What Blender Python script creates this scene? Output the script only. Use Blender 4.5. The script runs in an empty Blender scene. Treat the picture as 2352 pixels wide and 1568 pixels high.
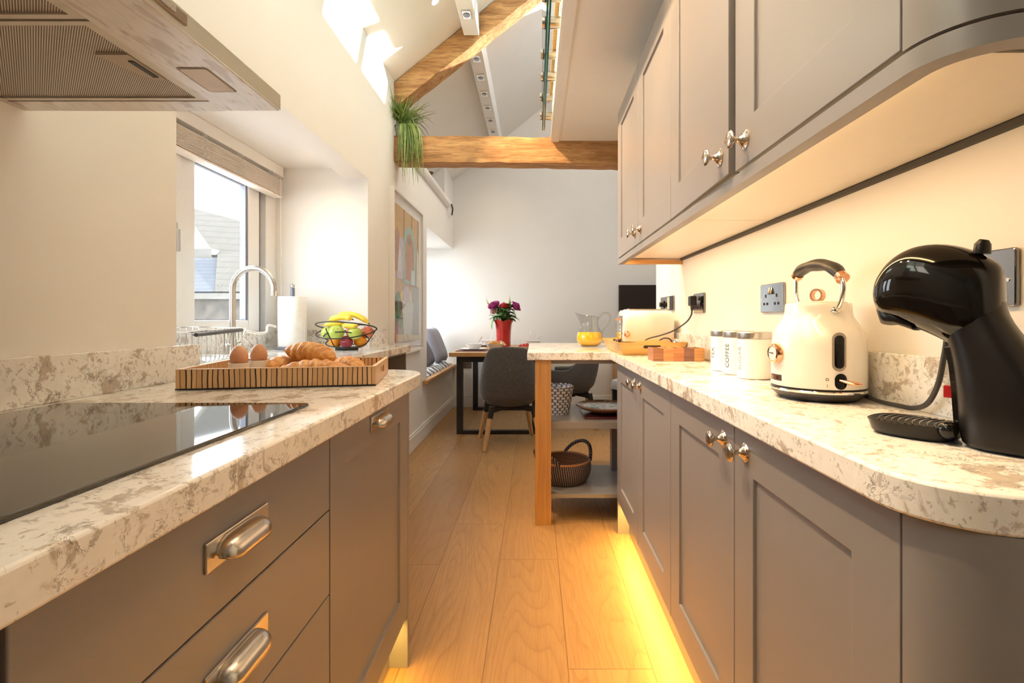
import bpy, bmesh, math, random
from mathutils import Vector, Matrix, noise as mnoise
PI = math.pi
R = math.radians
sc = bpy.context.scene
COL = sc.collection
random.seed(7)

# ------------------------------------------------------------------ camera, exposure, sky, sun
cam_d = bpy.data.cameras.new('camera')
cam_d.sensor_width = 36.0
cam_d.lens = 36.0 * 1150.0 / 2352.0
cam_d.shift_x = -(1229.0 - 1176.0) / 2352.0
cam_d.shift_y = -(784.0 - 733.0) / 2352.0
cam_d.clip_start = 0.02
cam = bpy.data.objects.new('camera', cam_d)
cam.location = (0, 0, 1.10)
cam.rotation_euler = (R(90), 0, 0)
COL.objects.link(cam)
sc.camera = cam

sc.view_settings.view_transform = 'Standard'
sc.view_settings.look = 'None'
sc.view_settings.gamma = 1.0
sc.view_settings.use_curve_mapping = False
sc.view_settings.exposure = 0.20

wd = bpy.data.worlds.new('sky')
sc.world = wd
wd.use_nodes = True
wn = wd.node_tree
wn.nodes.clear()
wo = wn.nodes.new('ShaderNodeOutputWorld')
wb = wn.nodes.new('ShaderNodeBackground')
wb.inputs['Color'].default_value = (0.86, 0.935, 1.0, 1)
wb.inputs['Strength'].default_value = 9.5
wn.links.new(wb.outputs[0], wo.inputs[0])

def lamp(name, kind, loc, energy, color, rot=(0, 0, 0), **kw):
    d = bpy.data.lights.new(name, kind)
    d.energy = energy
    d.color = color
    for k, v in kw.items():
        setattr(d, k, v)
    o = bpy.data.objects.new(name, d)
    o.location = loc
    o.rotation_euler = rot
    COL.objects.link(o)
    return o

def aim(o, d):
    o.rotation_euler = Vector(d).to_track_quat('-Z', 'Y').to_euler()

sun = lamp('sun', 'SUN', (8, 4, 6), 30.0, (1.0, 0.94, 0.84), angle=R(0.6))
aim(sun, (-1.0, -0.5, -0.45))

def portal(name, loc, d, sx, sy):
    o = lamp(name, 'AREA', loc, 1.0, (1, 1, 1), shape='RECTANGLE', size=sx, size_y=sy)
    aim(o, d)
    o.data.cycles.is_portal = True
    return o

WARM = (1.0, 0.60, 0.24)
AMBER = (1.0, 0.60, 0.13)
SOFT = (1.0, 0.62, 0.30)
# warm LED strips: under the wall cabinets and along both plinths
def strip(name, loc, d, length, energy, color, width=0.012):
    o = lamp(name, 'AREA', loc, energy, color, shape='RECTANGLE', size=width, size_y=length)
    z = -Vector(d).normalized(); y = Vector((0, 1, 0)); x = y.cross(z).normalized()
    o.rotation_euler = Matrix((x, y, z)).transposed().to_euler()
    return o

# ------------------------------------------------------------------ helpers
ORG = {}

def setp(o, label=None, cat=None, group=None, kind=None):
    if label: o['label'] = label
    if cat: o['category'] = cat
    if group: o['group'] = group
    if kind: o['kind'] = kind
    return o

def thing(name, label, cat, loc=(0, 0, 0), rotz=0.0, group=None):
    o = bpy.data.objects.new(name, None)
    o.empty_display_size = 0.05
    o.location = loc
    o.rotation_euler = (0, 0, rotz)
    COL.objects.link(o)
    ORG[o.name] = Vector(loc)
    return setp(o, label, cat, group)

def dup(root, loc=None, rotz=None, label=None, group=None):
    r = root.copy()
    COL.objects.link(r)
    if loc is not None: r.location = loc
    if rotz is not None: r.rotation_euler = (0, 0, rotz)
    if label: r['label'] = label
    if group: r['group'] = group
    for ch in list(root.children):
        c = ch.copy(); COL.objects.link(c); c.parent = r
        for g in list(ch.children):
            d = g.copy(); COL.objects.link(d); d.parent = c
    return r

class MB:
    """collects shapes into one mesh"""
    def __init__(self):
        self.bm = bmesh.new()
        self.mi = 0
    def _f(self, vs):
        try:
            f = self.bm.faces.new(vs)
            f.material_index = self.mi
            return f
        except ValueError:
            return None
    def box(self, x0, x1, y0, y1, z0, z1):
        v = [self.bm.verts.new(p) for p in ((x0, y0, z0), (x1, y0, z0), (x1, y1, z0), (x0, y1, z0),
                                            (x0, y0, z1), (x1, y0, z1), (x1, y1, z1), (x0, y1, z1))]
        for q in ((3, 2, 1, 0), (4, 5, 6, 7), (0, 1, 5, 4), (1, 2, 6, 5), (2, 3, 7, 6), (3, 0, 4, 7)):
            self._f([v[i] for i in q])
        return self
    def ring(self, x0, x1, y0, y1, z0, z1, l, r, b, t):
        """a rectangular frame in the y-z plane, bars that do not overlap"""
        self.box(x0, x1, y0, y0 + l, z0, z1).box(x0, x1, y1 - r, y1, z0, z1)
        return self.box(x0, x1, y0 + l, y1 - r, z0, z0 + b).box(x0, x1, y0 + l, y1 - r, z1 - t, z1)
    def hexa(self, pts):
        v = [self.bm.verts.new(p) for p in pts]
        for q in ((3, 2, 1, 0), (4, 5, 6, 7), (0, 1, 5, 4), (1, 2, 6, 5), (2, 3, 7, 6), (3, 0, 4, 7)):
            self._f([v[i] for i in q])
        return self
    def prism(self, poly, z0, z1, M=None):
        """poly of (x, y) extruded z0..z1, optional matrix"""
        M = M or Matrix()
        a = [self.bm.verts.new(M @ Vector((x, y, z0))) for x, y in poly]
        b = [self.bm.verts.new(M @ Vector((x, y, z1))) for x, y in poly]
        self._f(a[::-1]); self._f(b)
        n = len(poly)
        for i in range(n):
            self._f([a[i], a[(i + 1) % n], b[(i + 1) % n], b[i]])
        return self
    def loft(self, rings, cap=True, closed=True):
        rs = [[self.bm.verts.new(p) for p in ring] for ring in rings]
        n = len(rs[0])
        for a, b in zip(rs, rs[1:]):
            for i in range(n if closed else n - 1):
                j = (i + 1) % n
                self._f([a[i], a[j], b[j], b[i]])
        if cap and closed:
            self._f(rs[0][::-1]); self._f(rs[-1])
        return self
    def lathe(self, prof, c=(0, 0, 0), seg=32, M=None, cap=True):
        """prof of (radius, z)"""
        M = M or Matrix.Translation(Vector(c))
        rings = []
        for r, z in prof:
            rings.append([M @ Vector((r * math.cos(2 * PI * i / seg), r * math.sin(2 * PI * i / seg), z)) for i in range(seg)])
        return self.loft(rings, cap)
    def cyl(self, p0, p1, r0, r1=None, seg=20):
        return self.tube([p0, p1], [r0, r0 if r1 is None else r1], seg)
    def tube(self, pts, rad, seg=8, closed=False, flat=None):
        pts = [Vector(p) for p in pts]
        n = len(pts)
        rads = rad if isinstance(rad, (list, tuple)) else [rad] * n
        rings = []
        up = None
        for i, p in enumerate(pts):
            if closed:
                t = pts[(i + 1) % n] - pts[i - 1]
            else:
                t = pts[min(i + 1, n - 1)] - pts[max(i - 1, 0)]
            if t.length < 1e-9: t = Vector((0, 0, 1))
            t.normalize()
            if up is None:
                up = Vector((0, 0, 1)) if abs(t.z) < 0.9 else Vector((1, 0, 0))
            s = t.cross(up)
            if s.length < 1e-6: s = t.orthogonal()
            s.normalize()
            up = s.cross(t).normalized()
            fs, fu = flat or (1, 1)
            rings.append([p + rads[i] * (fs * s * math.cos(2 * PI * k / seg) + fu * up * math.sin(2 * PI * k / seg)) for k in range(seg)])
        if closed:
            rs = [[self.bm.verts.new(p) for p in ring] for ring in rings]
            for i in range(n):
                a, b = rs[i], rs[(i + 1) % n]
                for k in range(seg):
                    self._f([a[k], a[(k + 1) % seg], b[(k + 1) % seg], b[k]])
            return self
        return self.loft(rings, True)
    def sphere(self, c, r, seg=20, sc_=(1, 1, 1), M=None):
        rings = []
        c = Vector(c)
        M = M or Matrix()
        nv = max(6, seg // 2)
        for j in range(nv + 1):
            a = -PI / 2 + PI * j / nv
            rr = max(1e-5, math.cos(a))
            rings.append([c + M @ Vector((r * sc_[0] * rr * math.cos(2 * PI * i / seg), r * sc_[1] * rr * math.sin(2 * PI * i / seg), r * sc_[2] * math.sin(a))) for i in range(seg)])
        return self.loft(rings)
    def quad(self, pts):
        self._f([self.bm.verts.new(p) for p in pts])
        return self
    def noise(self, amp, scale, seed=0):
        for v in self.bm.verts:
            p = v.co * scale + Vector((seed, seed * 1.7, seed * .3))
            v.co += Vector((mnoise.noise(p), mnoise.noise(p + Vector((31, 7, 3))), mnoise.noise(p + Vector((5, 61, 17))))) * amp
        return self
    def build(self, name, mats, parent=None, smooth=True, bevel=0.0, bseg=2, subsurf=0, world=True, solid=0.0, angle=40, merge=True):
        bm = self.bm
        if merge:
            bmesh.ops.remove_doubles(bm, verts=bm.verts, dist=1e-6)
        bmesh.ops.recalc_face_normals(bm, faces=bm.faces)
        me = bpy.data.meshes.new(name)
        bm.to_mesh(me)
        bm.free()
        if not isinstance(mats, (list, tuple)): mats = [mats]
        for m in mats: me.materials.append(m)
        o = bpy.data.objects.new(name, me)
        COL.objects.link(o)
        if parent is not None:
            o.parent = parent
            org = ORG.get(parent.name, Vector((0, 0, 0)))
            ORG[o.name] = org
            if world and org.length > 0:
                me.transform(Matrix.Translation(-org))
        if smooth:
            for p in me.polygons: p.use_smooth = True
            try:
                me.set_sharp_from_angle(angle=R(angle))
            except Exception:
                pass
        if solid:
            md = o.modifiers.new('thick', 'SOLIDIFY'); md.thickness = solid; md.offset = 0
        if bevel:
            md = o.modifiers.new('edge', 'BEVEL'); md.width = bevel; md.segments = bseg
            md.limit_method = 'ANGLE'; md.angle_limit = R(35)
            md.harden_normals = False
        if subsurf:
            md = o.modifiers.new('round', 'SUBSURF'); md.levels = subsurf; md.render_levels = subsurf
        return o

def struct(name, mb, m, **kw):
    o = mb.build(name, m, None, smooth=kw.pop('smooth', False), **kw)
    o['kind'] = 'structure'
    return o

def single(name, mb, m, label, cat, group=None, **kw):
    o = mb.build(name, m, None, **kw)
    return setp(o, label, cat, group)

def recentre(o, base):
    """put a one-mesh thing's origin at its base"""
    o.data.transform(Matrix.Translation(-Vector(base)))
    o.location = base
    return o

def rrect(cx, cy, w, h, r, seg=5):
    out = []
    for (sx, sy, a0) in ((1, 1, 0), (-1, 1, 90), (-1, -1, 180), (1, -1, 270)):
        for k in range(seg + 1):
            a = R(a0 + 90 * k / seg)
            out.append((cx + sx * (w / 2 - r) + r * math.cos(a), cy + sy * (h / 2 - r) + r * math.sin(a)))
    return out

def bez(p0, p1, p2, p3, n=16):
    p0, p1, p2, p3 = map(Vector, (p0, p1, p2, p3))
    return [((1 - t) ** 3) * p0 + 3 * t * (1 - t) ** 2 * p1 + 3 * t * t * (1 - t) * p2 + t ** 3 * p3 for t in [i / n for i in range(n + 1)]]

def catmull(pts, n=6):
    P = [Vector(p) for p in pts]
    P = [2 * P[0] - P[1]] + P + [2 * P[-1] - P[-2]]
    out = []
    for i in range(1, len(P) - 2):
        for k in range(n):
            t = k / n
            a, b, c, d = P[i - 1], P[i], P[i + 1], P[i + 2]
            out.append(0.5 * ((2 * b) + (c - a) * t + (2 * a - 5 * b + 4 * c - d) * t * t + (3 * b - a - 3 * c + d) * t ** 3))
    out.append(P[-2])
    return out

# ------------------------------------------------------------------ materials
class NT:
    def __init__(self, name):
        self.m = bpy.data.materials.new(name)
        self.m.use_nodes = True
        self.t = self.m.node_tree
        self.b = self.t.nodes['Principled BSDF']
        self.out = self.t.nodes['Material Output']
    def n(self, typ, **kw):
        nd = self.t.nodes.new('ShaderNode' + typ)
        for k, v in kw.items():
            if k.startswith('i_'):
                nd.inputs[int(k[2:])].default_value = v
            else:
                setattr(nd, k, v)
        return nd
    def l(self, a, b):
        self.t.links.new(a, b)
    def coord(self, scale=(1, 1, 1), kind='Object', rot=(0, 0, 0)):
        tc = self.n('TexCoord')
        mp = self.n('Mapping')
        mp.inputs['Scale'].default_value = scale
        mp.inputs['Rotation'].default_value = rot
        self.l(tc.outputs[kind], mp.inputs[0])
        return mp.outputs[0]
    def noise(self, vec, scale, detail=4, rough=0.5, dist=0.0):
        nd = self.n('TexNoise')
        nd.inputs['Scale'].default_value = scale
        nd.inputs['Detail'].default_value = detail
        nd.inputs['Roughness'].default_value = rough
        nd.inputs['Distortion'].default_value = dist
        if vec is not None: self.l(vec, nd.inputs['Vector'])
        return nd.outputs[0]
    def ramp(self, fac, stops, interp='LINEAR'):
        nd = self.n('ValToRGB')
        cr = nd.color_ramp
        cr.interpolation = interp
        while len(cr.elements) < len(stops): cr.elements.new(0.5)
        for e, (p, c) in zip(cr.elements, stops):
            e.position = p
            e.color = tuple(c) + (1,) if len(c) == 3 else c
        self.l(fac, nd.inputs[0])
        return nd.outputs[0]
    def mix(self, fac, a, b, mode='MIX'):
        nd = self.n('Mix', data_type='RGBA', blend_type=mode)
        for s, v in ((0, fac), (6, a), (7, b)):
            if isinstance(v, (int, float)): nd.inputs[s].default_value = v
            elif isinstance(v, tuple): nd.inputs[s].default_value = v + (1,) if len(v) == 3 else v
            else: self.l(v, nd.inputs[s])
        return nd.outputs[2]
    def math(self, op, a, b=None, c=None):
        nd = self.n('Math', operation=op)
        for i, v in enumerate((a, b, c)):
            if v is None: continue
            if isinstance(v, (int, float)): nd.inputs[i].default_value = v
            else: self.l(v, nd.inputs[i])
        return nd.outputs[0]
    def bump(self, h, strength=0.3, dist=0.002):
        nd = self.n('Bump')
        nd.inputs['Strength'].default_value = strength
        nd.inputs['Distance'].default_value = dist
        self.l(h, nd.inputs['Height'])
        self.l(nd.outputs[0], self.b.inputs['Normal'])
    def col(self, s):
        if isinstance(s, tuple): self.b.inputs['Base Color'].default_value = s + (1,)
        else: self.l(s, self.b.inputs['Base Color'])
    def set(self, rough=None, metal=None, spec=None, coat=None, sheen=None, trans=None, ior=None):
        I = self.b.inputs
        if rough is not None: I['Roughness'].default_value = rough
        if metal is not None: I['Metallic'].default_value = metal
        if spec is not None: I['Specular IOR Level'].default_value = spec
        if coat is not None: I['Coat Weight'].default_value = coat
        if sheen is not None: I['Sheen Weight'].default_value = sheen
        if trans is not None: I['Transmission Weight'].default_value = trans
        if ior is not None: I['IOR'].default_value = ior
        return self

def plain(name, c, rough=0.5, metal=0.0, var=0.04, vscale=30, bump=0.0, bscale=200, **kw):
    """one colour with faint procedural variation"""
    t = NT(name)
    v = t.coord()
    nz = t.noise(v, vscale, 3)
    lo = tuple(max(0, x * (1 - var)) for x in c); hi = tuple(min(1, x * (1 + var)) for x in c)
    t.col(t.ramp(nz, [(0.3, lo), (0.7, hi)]))
    t.set(rough=rough, metal=metal, **kw)
    if bump:
        t.bump(t.noise(v, bscale, 3), bump, 0.001)
    return t.m

def emit(name, c, s):
    m = bpy.data.materials.new(name)
    m.use_nodes = True
    t = m.node_tree
    t.nodes.clear()
    o = t.nodes.new('ShaderNodeOutputMaterial')
    e = t.nodes.new('ShaderNodeEmission')
    e.inputs[0].default_value = c + (1,)
    e.inputs[1].default_value = s
    t.links.new(e.outputs[0], o.inputs[0])
    return m

def thin_glass(name, tint=(1, 1, 1), ior=1.45, rough=0.0):
    """a thin pane: clear with a fresnel reflection"""
    t = NT(name)
    tr = t.n('BsdfTransparent'); tr.inputs[0].default_value = tint + (1,)
    gl = t.n('BsdfGlossy'); gl.inputs['Roughness'].default_value = rough
    fr = t.n('Fresnel'); fr.inputs[0].default_value = ior
    mx = t.n('MixShader')
    ge_ = t.n('NewGeometry')
    fac = t.math('MULTIPLY', fr.outputs[0], t.math('SUBTRACT', 1.0, ge_.outputs['Backfacing']))
    t.l(fac, mx.inputs[0]); t.l(tr.outputs[0], mx.inputs[1]); t.l(gl.outputs[0], mx.inputs[2])
    t.l(mx.outputs[0], t.out.inputs[0])
    return t.m

def quartz(name):
    t = NT(name)
    v = t.coord()
    big = t.noise(v, 15, 8, 0.68, 0.5)
    big_m = t.ramp(big, [(0.54, (0, 0, 0)), (0.585, (1, 1, 1))])
    tone = t.noise(v, 55, 5, 0.65, 0.5)
    blotch = t.ramp(tone, [(0.30, (0.56, 0.44, 0.30)), (0.55, (0.40, 0.33, 0.26)), (0.75, (0.26, 0.23, 0.20))])
    med = t.noise(v, 62, 6, 0.68, 0.8)
    med_m = t.ramp(med, [(0.565, (0, 0, 0)), (0.60, (1, 1, 1))])
    vein = t.noise(v, 34, 7, 0.62, 1.2)
    d = t.math('ABSOLUTE', t.math('SUBTRACT', vein, 0.5))
    vm = t.ramp(d, [(0.004, (1, 1, 1)), (0.016, (0, 0, 0))])
    gate = t.ramp(t.noise(v, 16, 4, 0.55, 0.4), [(0.50, (0, 0, 0)), (0.57, (1, 1, 1))])
    base = t.ramp(t.noise(v, 60, 4), [(0.3, (0.86, 0.84, 0.79)), (0.7, (0.92, 0.905, 0.87))])
    c = t.mix(t.math('MULTIPLY', big_m, 0.75), base, blotch)
    c = t.mix(t.math('MULTIPLY', med_m, 0.62), c, (0.38, 0.33, 0.28))
    c = t.mix(t.math('MULTIPLY', t.math('MULTIPLY', vm, gate), 0.75), c, (0.09, 0.08, 0.075))
    t.col(c)
    t.set(rough=0.10, spec=0.5)
    return t.m

def wood(name, c0, c1, c2, along='Y', ring=10, rough=0.45, fine=1.0, bump=0.15, seed=0.0, stretch=0.10):
    """straight grained timber; along = axis of the grain"""
    t = NT(name)
    s = {'X': (stretch, 1, 1), 'Y': (1, stretch, 1), 'Z': (1, 1, stretch)}[along]
    tc = t.n('TexCoord')
    mp = t.n('Mapping')
    mp.inputs['Scale'].default_value = s
    mp.inputs['Location'].default_value = (seed, seed * 2.3, seed * 1.1)
    t.l(tc.outputs['Object'], mp.inputs[0])
    v = mp.outputs[0]
    warp = t.noise(v, ring * 0.5, 3, 0.5, 0.6)
    w = t.n('TexWave', wave_type='RINGS', rings_direction=along, wave_profile='SAW')
    w.inputs['Scale'].default_value = ring * 0.8
    w.inputs['Distortion'].default_value = 5.0
    w.inputs['Detail'].default_value = 3.0
    w.inputs['Detail Scale'].default_value = 1.2
    t.l(v, w.inputs['Vector'])
    s2 = tuple(x * 0.25 if x < 1 else x for x in s)
    v2 = t.coord(s2)
    fz = t.noise(v2, 220, 3, 0.6)
    a = t.mix(t.ramp(w.outputs['Fac'], [(0.0, (0, 0, 0)), (0.9, (1, 1, 1))]), c0 + (1,), c1 + (1,))
    a = t.mix(t.math('MULTIPLY', t.ramp(warp, [(0.4, (0, 0, 0)), (0.7, (1, 1, 1))]), 0.5), a, c2 + (1,))
    a = t.mix(t.math('MULTIPLY', t.ramp(fz, [(0.5, (0, 0, 0)), (0.62, (1, 1, 1))]), 0.35 * fine), a, tuple(x * 0.55 for x in c2) + (1,))
    t.col(a)
    t.set(rough=rough)
    t.bump(t.math('ADD', fz, w.outputs['Fac']), bump, 0.0008)
    return t.m

def floor_mat():
    t = NT('oak_boards')
    tc = t.n('TexCoord')
    sp = t.n('SeparateXYZ'); t.l(tc.outputs['Object'], sp.inputs[0])
    X, Y = sp.outputs[0], sp.outputs[1]
    u = t.math('DIVIDE', t.math('ADD', X, 0.162 + 0.266 * 20), 0.266)
    i = t.math('FLOOR', u)
    fu = t.math('FRACT', u)
    w1 = t.n('TexWhiteNoise', noise_dimensions='1D'); t.l(i, w1.inputs['W'])
    L = 2.3
    vv = t.math('DIVIDE', t.math('ADD', Y, t.math('MULTIPLY', w1.outputs[0], L)), L)
    j = t.math('FLOOR', vv)
    fv = t.math('FRACT', vv)
    cb = t.n('CombineXYZ'); t.l(i, cb.inputs[0]); t.l(j, cb.inputs[1])
    w2 = t.n('TexWhiteNoise', noise_dimensions='2D'); t.l(cb.outputs[0], w2.inputs['Vector'])
    rid = w2.outputs[0]
    # grain space: across, along (squeezed), board id
    g = t.n('CombineXYZ')
    t.l(t.math('MULTIPLY', X, 1.0), g.inputs[0])
    t.l(t.math('MULTIPLY', Y, 0.11), g.inputs[1])
    t.l(t.math('MULTIPLY', rid, 13.0), g.inputs[2])
    warp = t.noise(g.outputs[0], 3.2, 2, 0.45, 0.3)
    ph = t.math('ADD', t.math('MULTIPLY', fu, 5.0), t.math('MULTIPLY', warp, 30.0))
    saw = t.math('FRACT', ph)
    ringl = t.ramp(saw, [(0.0, (0.25, 0.25, 0.25)), (0.25, (0, 0, 0)), (0.8, (0.35, 0.35, 0.35)), (1.0, (1, 1, 1))])
    g2 = t.n('CombineXYZ')
    t.l(X, g2.inputs[0]); t.l(t.math('MULTIPLY', Y, 0.035), g2.inputs[1]); t.l(t.math('MULTIPLY', rid, 5.0), g2.inputs[2])
    fine = t.noise(g2.outputs[0], 260, 4, 0.65)
    fm = t.ramp(fine, [(0.46, (0, 0, 0)), (0.64, (1, 1, 1))])
    tone = t.ramp(rid, [(0.0, (0.385, 0.212, 0.078)), (0.5, (0.43, 0.245, 0.093)), (1.0, (0.475, 0.280, 0.112))])
    c = t.mix(t.math('MULTIPLY', ringl, 0.66), tone, (0.31, 0.160, 0.060))
    c = t.mix(t.math('MULTIPLY', fm, 0.42), c, (0.27, 0.135, 0.05))
    # knots
    kn = t.n('TexVoronoi'); kn.inputs['Scale'].default_value = 1.7
    kv = t.n('CombineXYZ'); t.l(X, kv.inputs[0]); t.l(t.math('MULTIPLY', Y, 0.8), kv.inputs[1]); t.l(rid, kv.inputs[2])
    t.l(kv.outputs[0], kn.inputs['Vector'])
    km = t.ramp(kn.outputs['Distance'], [(0.015, (1, 1, 1)), (0.06, (0, 0, 0))])
    c = t.mix(t.math('MULTIPLY', km, 0.6), c, (0.16, 0.07, 0.025))
    # joints
    e1 = t.math('MINIMUM', fu, t.math('SUBTRACT', 1.0, fu))
    e2 = t.math('MULTIPLY', t.math('MINIMUM', fv, t.math('SUBTRACT', 1.0, fv)), L / 0.266)
    e = t.math('MINIMUM', e1, e2)
    jm = t.ramp(e, [(0.0, (1, 1, 1)), (0.010, (0, 0, 0))])
    c = t.mix(t.math('MULTIPLY', jm, 0.75), c, (0.13, 0.06, 0.025))
    t.col(c)
    t.set(rough=0.42, spec=0.4)
    t.bump(t.math('SUBTRACT', t.math('MULTIPLY', saw, -0.2), jm), 0.25, 0.0012)
    return t.m

def beam_mat(along):
    t = NT('old_beam_' + along)
    s = {'X': (0.10, 1, 1), 'R': (0.10, 1, 1)}[along]
    v = t.coord(s, rot=(0, R(39) if along == 'R' else 0, 0))
    n1 = t.noise(v, 22, 6, 0.65, 0.6)
    n2 = t.noise(v, 90, 4, 0.6)
    n3 = t.noise(t.coord(), 4.5, 3, 0.5, 0.4)
    c = t.ramp(n1, [(0.30, (0.27, 0.125, 0.04)), (0.48, (0.50, 0.26, 0.095)), (0.66, (0.66, 0.40, 0.17))])
    c = t.mix(t.math('MULTIPLY', t.ramp(n2, [(0.50, (0, 0, 0)), (0.60, (1, 1, 1))]), 0.45), c, (0.16, 0.07, 0.025))
    c = t.mix(t.math('MULTIPLY', t.ramp(n3, [(0.45, (0, 0, 0)), (0.70, (1, 1, 1))]), 0.35), c, (0.24, 0.11, 0.04))
    t.col(c)
    t.set(rough=0.65)
    t.bump(t.math('ADD', n1, n2), 0.6, 0.004)
    return t.m

def brushed(name, c=(0.62, 0.60, 0.57), rough=0.28, along=(1, 60, 60)):
    t = NT(name)
    n = t.noise(t.coord(along), 14, 3, 0.6)
    t.col(t.ramp(n, [(0.3, tuple(x * 0.9 for x in c)), (0.7, c)]))
    t.set(metal=1.0)
    rr = t.n('MapRange'); rr.inputs[3].default_value = rough * 0.8; rr.inputs[4].default_value = rough * 1.3
    t.l(n, rr.inputs[0]); t.l(rr.outputs[0], t.b.inputs['Roughness'])
    return t.m

M = {}
M['wall'] = plain('wall_paint', (0.875, 0.845, 0.790), 0.75, var=0.012, vscale=3, bump=0.05, bscale=90)
M['wall_cool'] = M['wall']
M['trim'] = plain('white_trim', (0.84, 0.82, 0.78), 0.4, var=0.01)
M['upvc'] = plain('white_frame', (0.86, 0.86, 0.85), 0.3, var=0.01)
M['gasket'] = plain('grey_gasket', (0.22, 0.23, 0.27), 0.5)
M['cab'] = plain('grey_cabinet_paint', (0.242, 0.226, 0.222), 0.33, var=0.015, vscale=6, spec=0.6)
M['cab_in'] = plain('cabinet_shadow_gap', (0.05, 0.045, 0.04), 0.6)
M['under'] = plain('cream_board', (0.80, 0.74, 0.64), 0.35, var=0.01)
M['quartz'] = quartz('speckled_quartz')
M['floor'] = floor_mat()
M['oak'] = wood('oak_post', (0.56, 0.29, 0.10), (0.48, 0.23, 0.07), (0.40, 0.18, 0.05), 'Z', ring=14)
M['oak_y'] = wood('oak_plank', (0.60, 0.34, 0.14), (0.52, 0.28, 0.10), (0.44, 0.22, 0.08), 'Y', ring=14)
M['oak_x'] = wood('oak_board', (0.60, 0.34, 0.14), (0.52, 0.28, 0.10), (0.44, 0.22, 0.08), 'X', ring=14)
M['beech'] = wood('beech_leg', (0.70, 0.46, 0.25), (0.64, 0.40, 0.20), (0.58, 0.34, 0.16), 'Z', ring=22, bump=0.05)
M['pine'] = wood('honey_pine', (0.74, 0.46, 0.15), (0.66, 0.38, 0.10), (0.58, 0.31, 0.08), 'X', ring=16, bump=0.05, rough=0.35)
M['beam_x'] = beam_mat('X')
M['beam_r'] = beam_mat('R')
M['steel'] = brushed('brushed_steel')
M['steel_warm'] = brushed('satin_nickel', (0.66, 0.62, 0.56), 0.22)
M['chrome'] = plain('chrome', (0.75, 0.74, 0.72), 0.08, 1.0, var=0.01)
M['nickel'] = plain('polished_nickel', (0.72, 0.64, 0.55), 0.12, 1.0, var=0.01)
M['copper'] = plain('rose_copper', (0.86, 0.47, 0.30), 0.15, 1.0, var=0.01)
M['smoke'] = plain('smoked_chrome', (0.26, 0.25, 0.25), 0.10, 1.0, var=0.01)
M['black_gloss'] = plain('gloss_black_plastic', (0.004, 0.0035, 0.003), 0.06, var=0.0, spec=0.42)
M['black_satin'] = plain('satin_black_plastic', (0.008, 0.007, 0.007), 0.32, var=0.0, spec=0.3)
M['black'] = plain('matt_black', (0.015, 0.014, 0.014), 0.55)
M['black_metal'] = plain('black_steel', (0.018, 0.018, 0.020), 0.4)
M['rubber'] = plain('dark_grey_rubber', (0.035, 0.032, 0.03), 0.42)
M['cream'] = plain('cream_enamel', (0.88, 0.845, 0.78), 0.16, var=0.01, coat=0.4)
M['white'] = plain('white_china', (0.86, 0.85, 0.83), 0.2, var=0.01)
M['canister'] = plain('white_enamel', (0.86, 0.84, 0.81), 0.22, var=0.01)
M['red'] = plain('red_glaze', (0.50, 0.025, 0.02), 0.2, coat=0.5)
M['red_plastic'] = plain('red_plastic', (0.65, 0.01, 0.015), 0.3)
M['glass'] = thin_glass('clear_glass')
M['pane'] = thin_glass('window_glass', ior=1.35)
M['hob'] = plain('black_ceramic_glass', (0.010, 0.009, 0.009), 0.035, var=0.0, spec=0.9)
M['paper'] = plain('paper_towel', (0.88, 0.87, 0.85), 0.9, bump=0.2, bscale=160)
M['ink'] = plain('dark_lettering', (0.03, 0.03, 0.035), 0.5)
M['ink_soft'] = plain('grey_lettering', (0.28, 0.28, 0.29), 0.5)
M['led'] = emit('led_strip_glow', (1.0, 0.72, 0.36), 6.0)
M['amber_led'] = emit('amber_led_glow', (1.0, 0.58, 0.14), 6.0)
M['lamp_glow'] = emit('lamp_glow', (1.0, 0.84, 0.62), 18.0)
# ------------------------------------------------------------------ the setting
WL, WR = -1.03, 0.75            # kitchen walls
YB, YF = -3.4, 6.27             # back and far wall
XO = 2.8                        # outer wall right of the dining area
ZE, SL = 2.84, 0.81             # eaves height at the left wall, roof slope
XR = 0.9                        # ridge
def zl(x): return ZE + SL * (x - WL)
def zr(x): return zl(XR) - SL * (x - XR)

struct('floor', MB().box(-1.66, XO + .1, YB - .1, YF + .1, -.1, 0), M['floor'])

w = MB()
w.box(-1.66, WL, YB - .1, 1.4375, 0, ZE)
w.box(-1.66, WL, 1.4375, 3.085, 0, .88)
w.box(-1.172, WL, 1.4375, 3.085, 1.966, ZE)
w.box(-1.66, -1.172, 1.4375, 3.085, 2.03, ZE)
w.box(-1.66, -1.607, 1.4375, 3.085, .88, 1.0)
w.box(-1.66, WL, 3.085, 3.656, 0, ZE)
w.box(-1.66, WL, 3.656, 4.757, 0, 2.434)
w.box(-1.66, WL, 4.757, YF, 0, .50)
w.box(-1.66, WL, 4.757, YF, 1.98, 2.434)
w.box(-1.66, -1.60, 4.757, 4.95, .5, 1.98)
w.box(-1.66, -1.60, 6.13, YF, .5, 1.98)
w.box(-1.66, -1.60, 4.95, 6.13, .5, .82)
w.box(-1.66, -1.60, 4.95, 6.13, 1.92, 1.98)
w.box(-1.66, WL, 5.69, YF, 2.434, ZE)
struct('wall_left', w, M['wall'])

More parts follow.
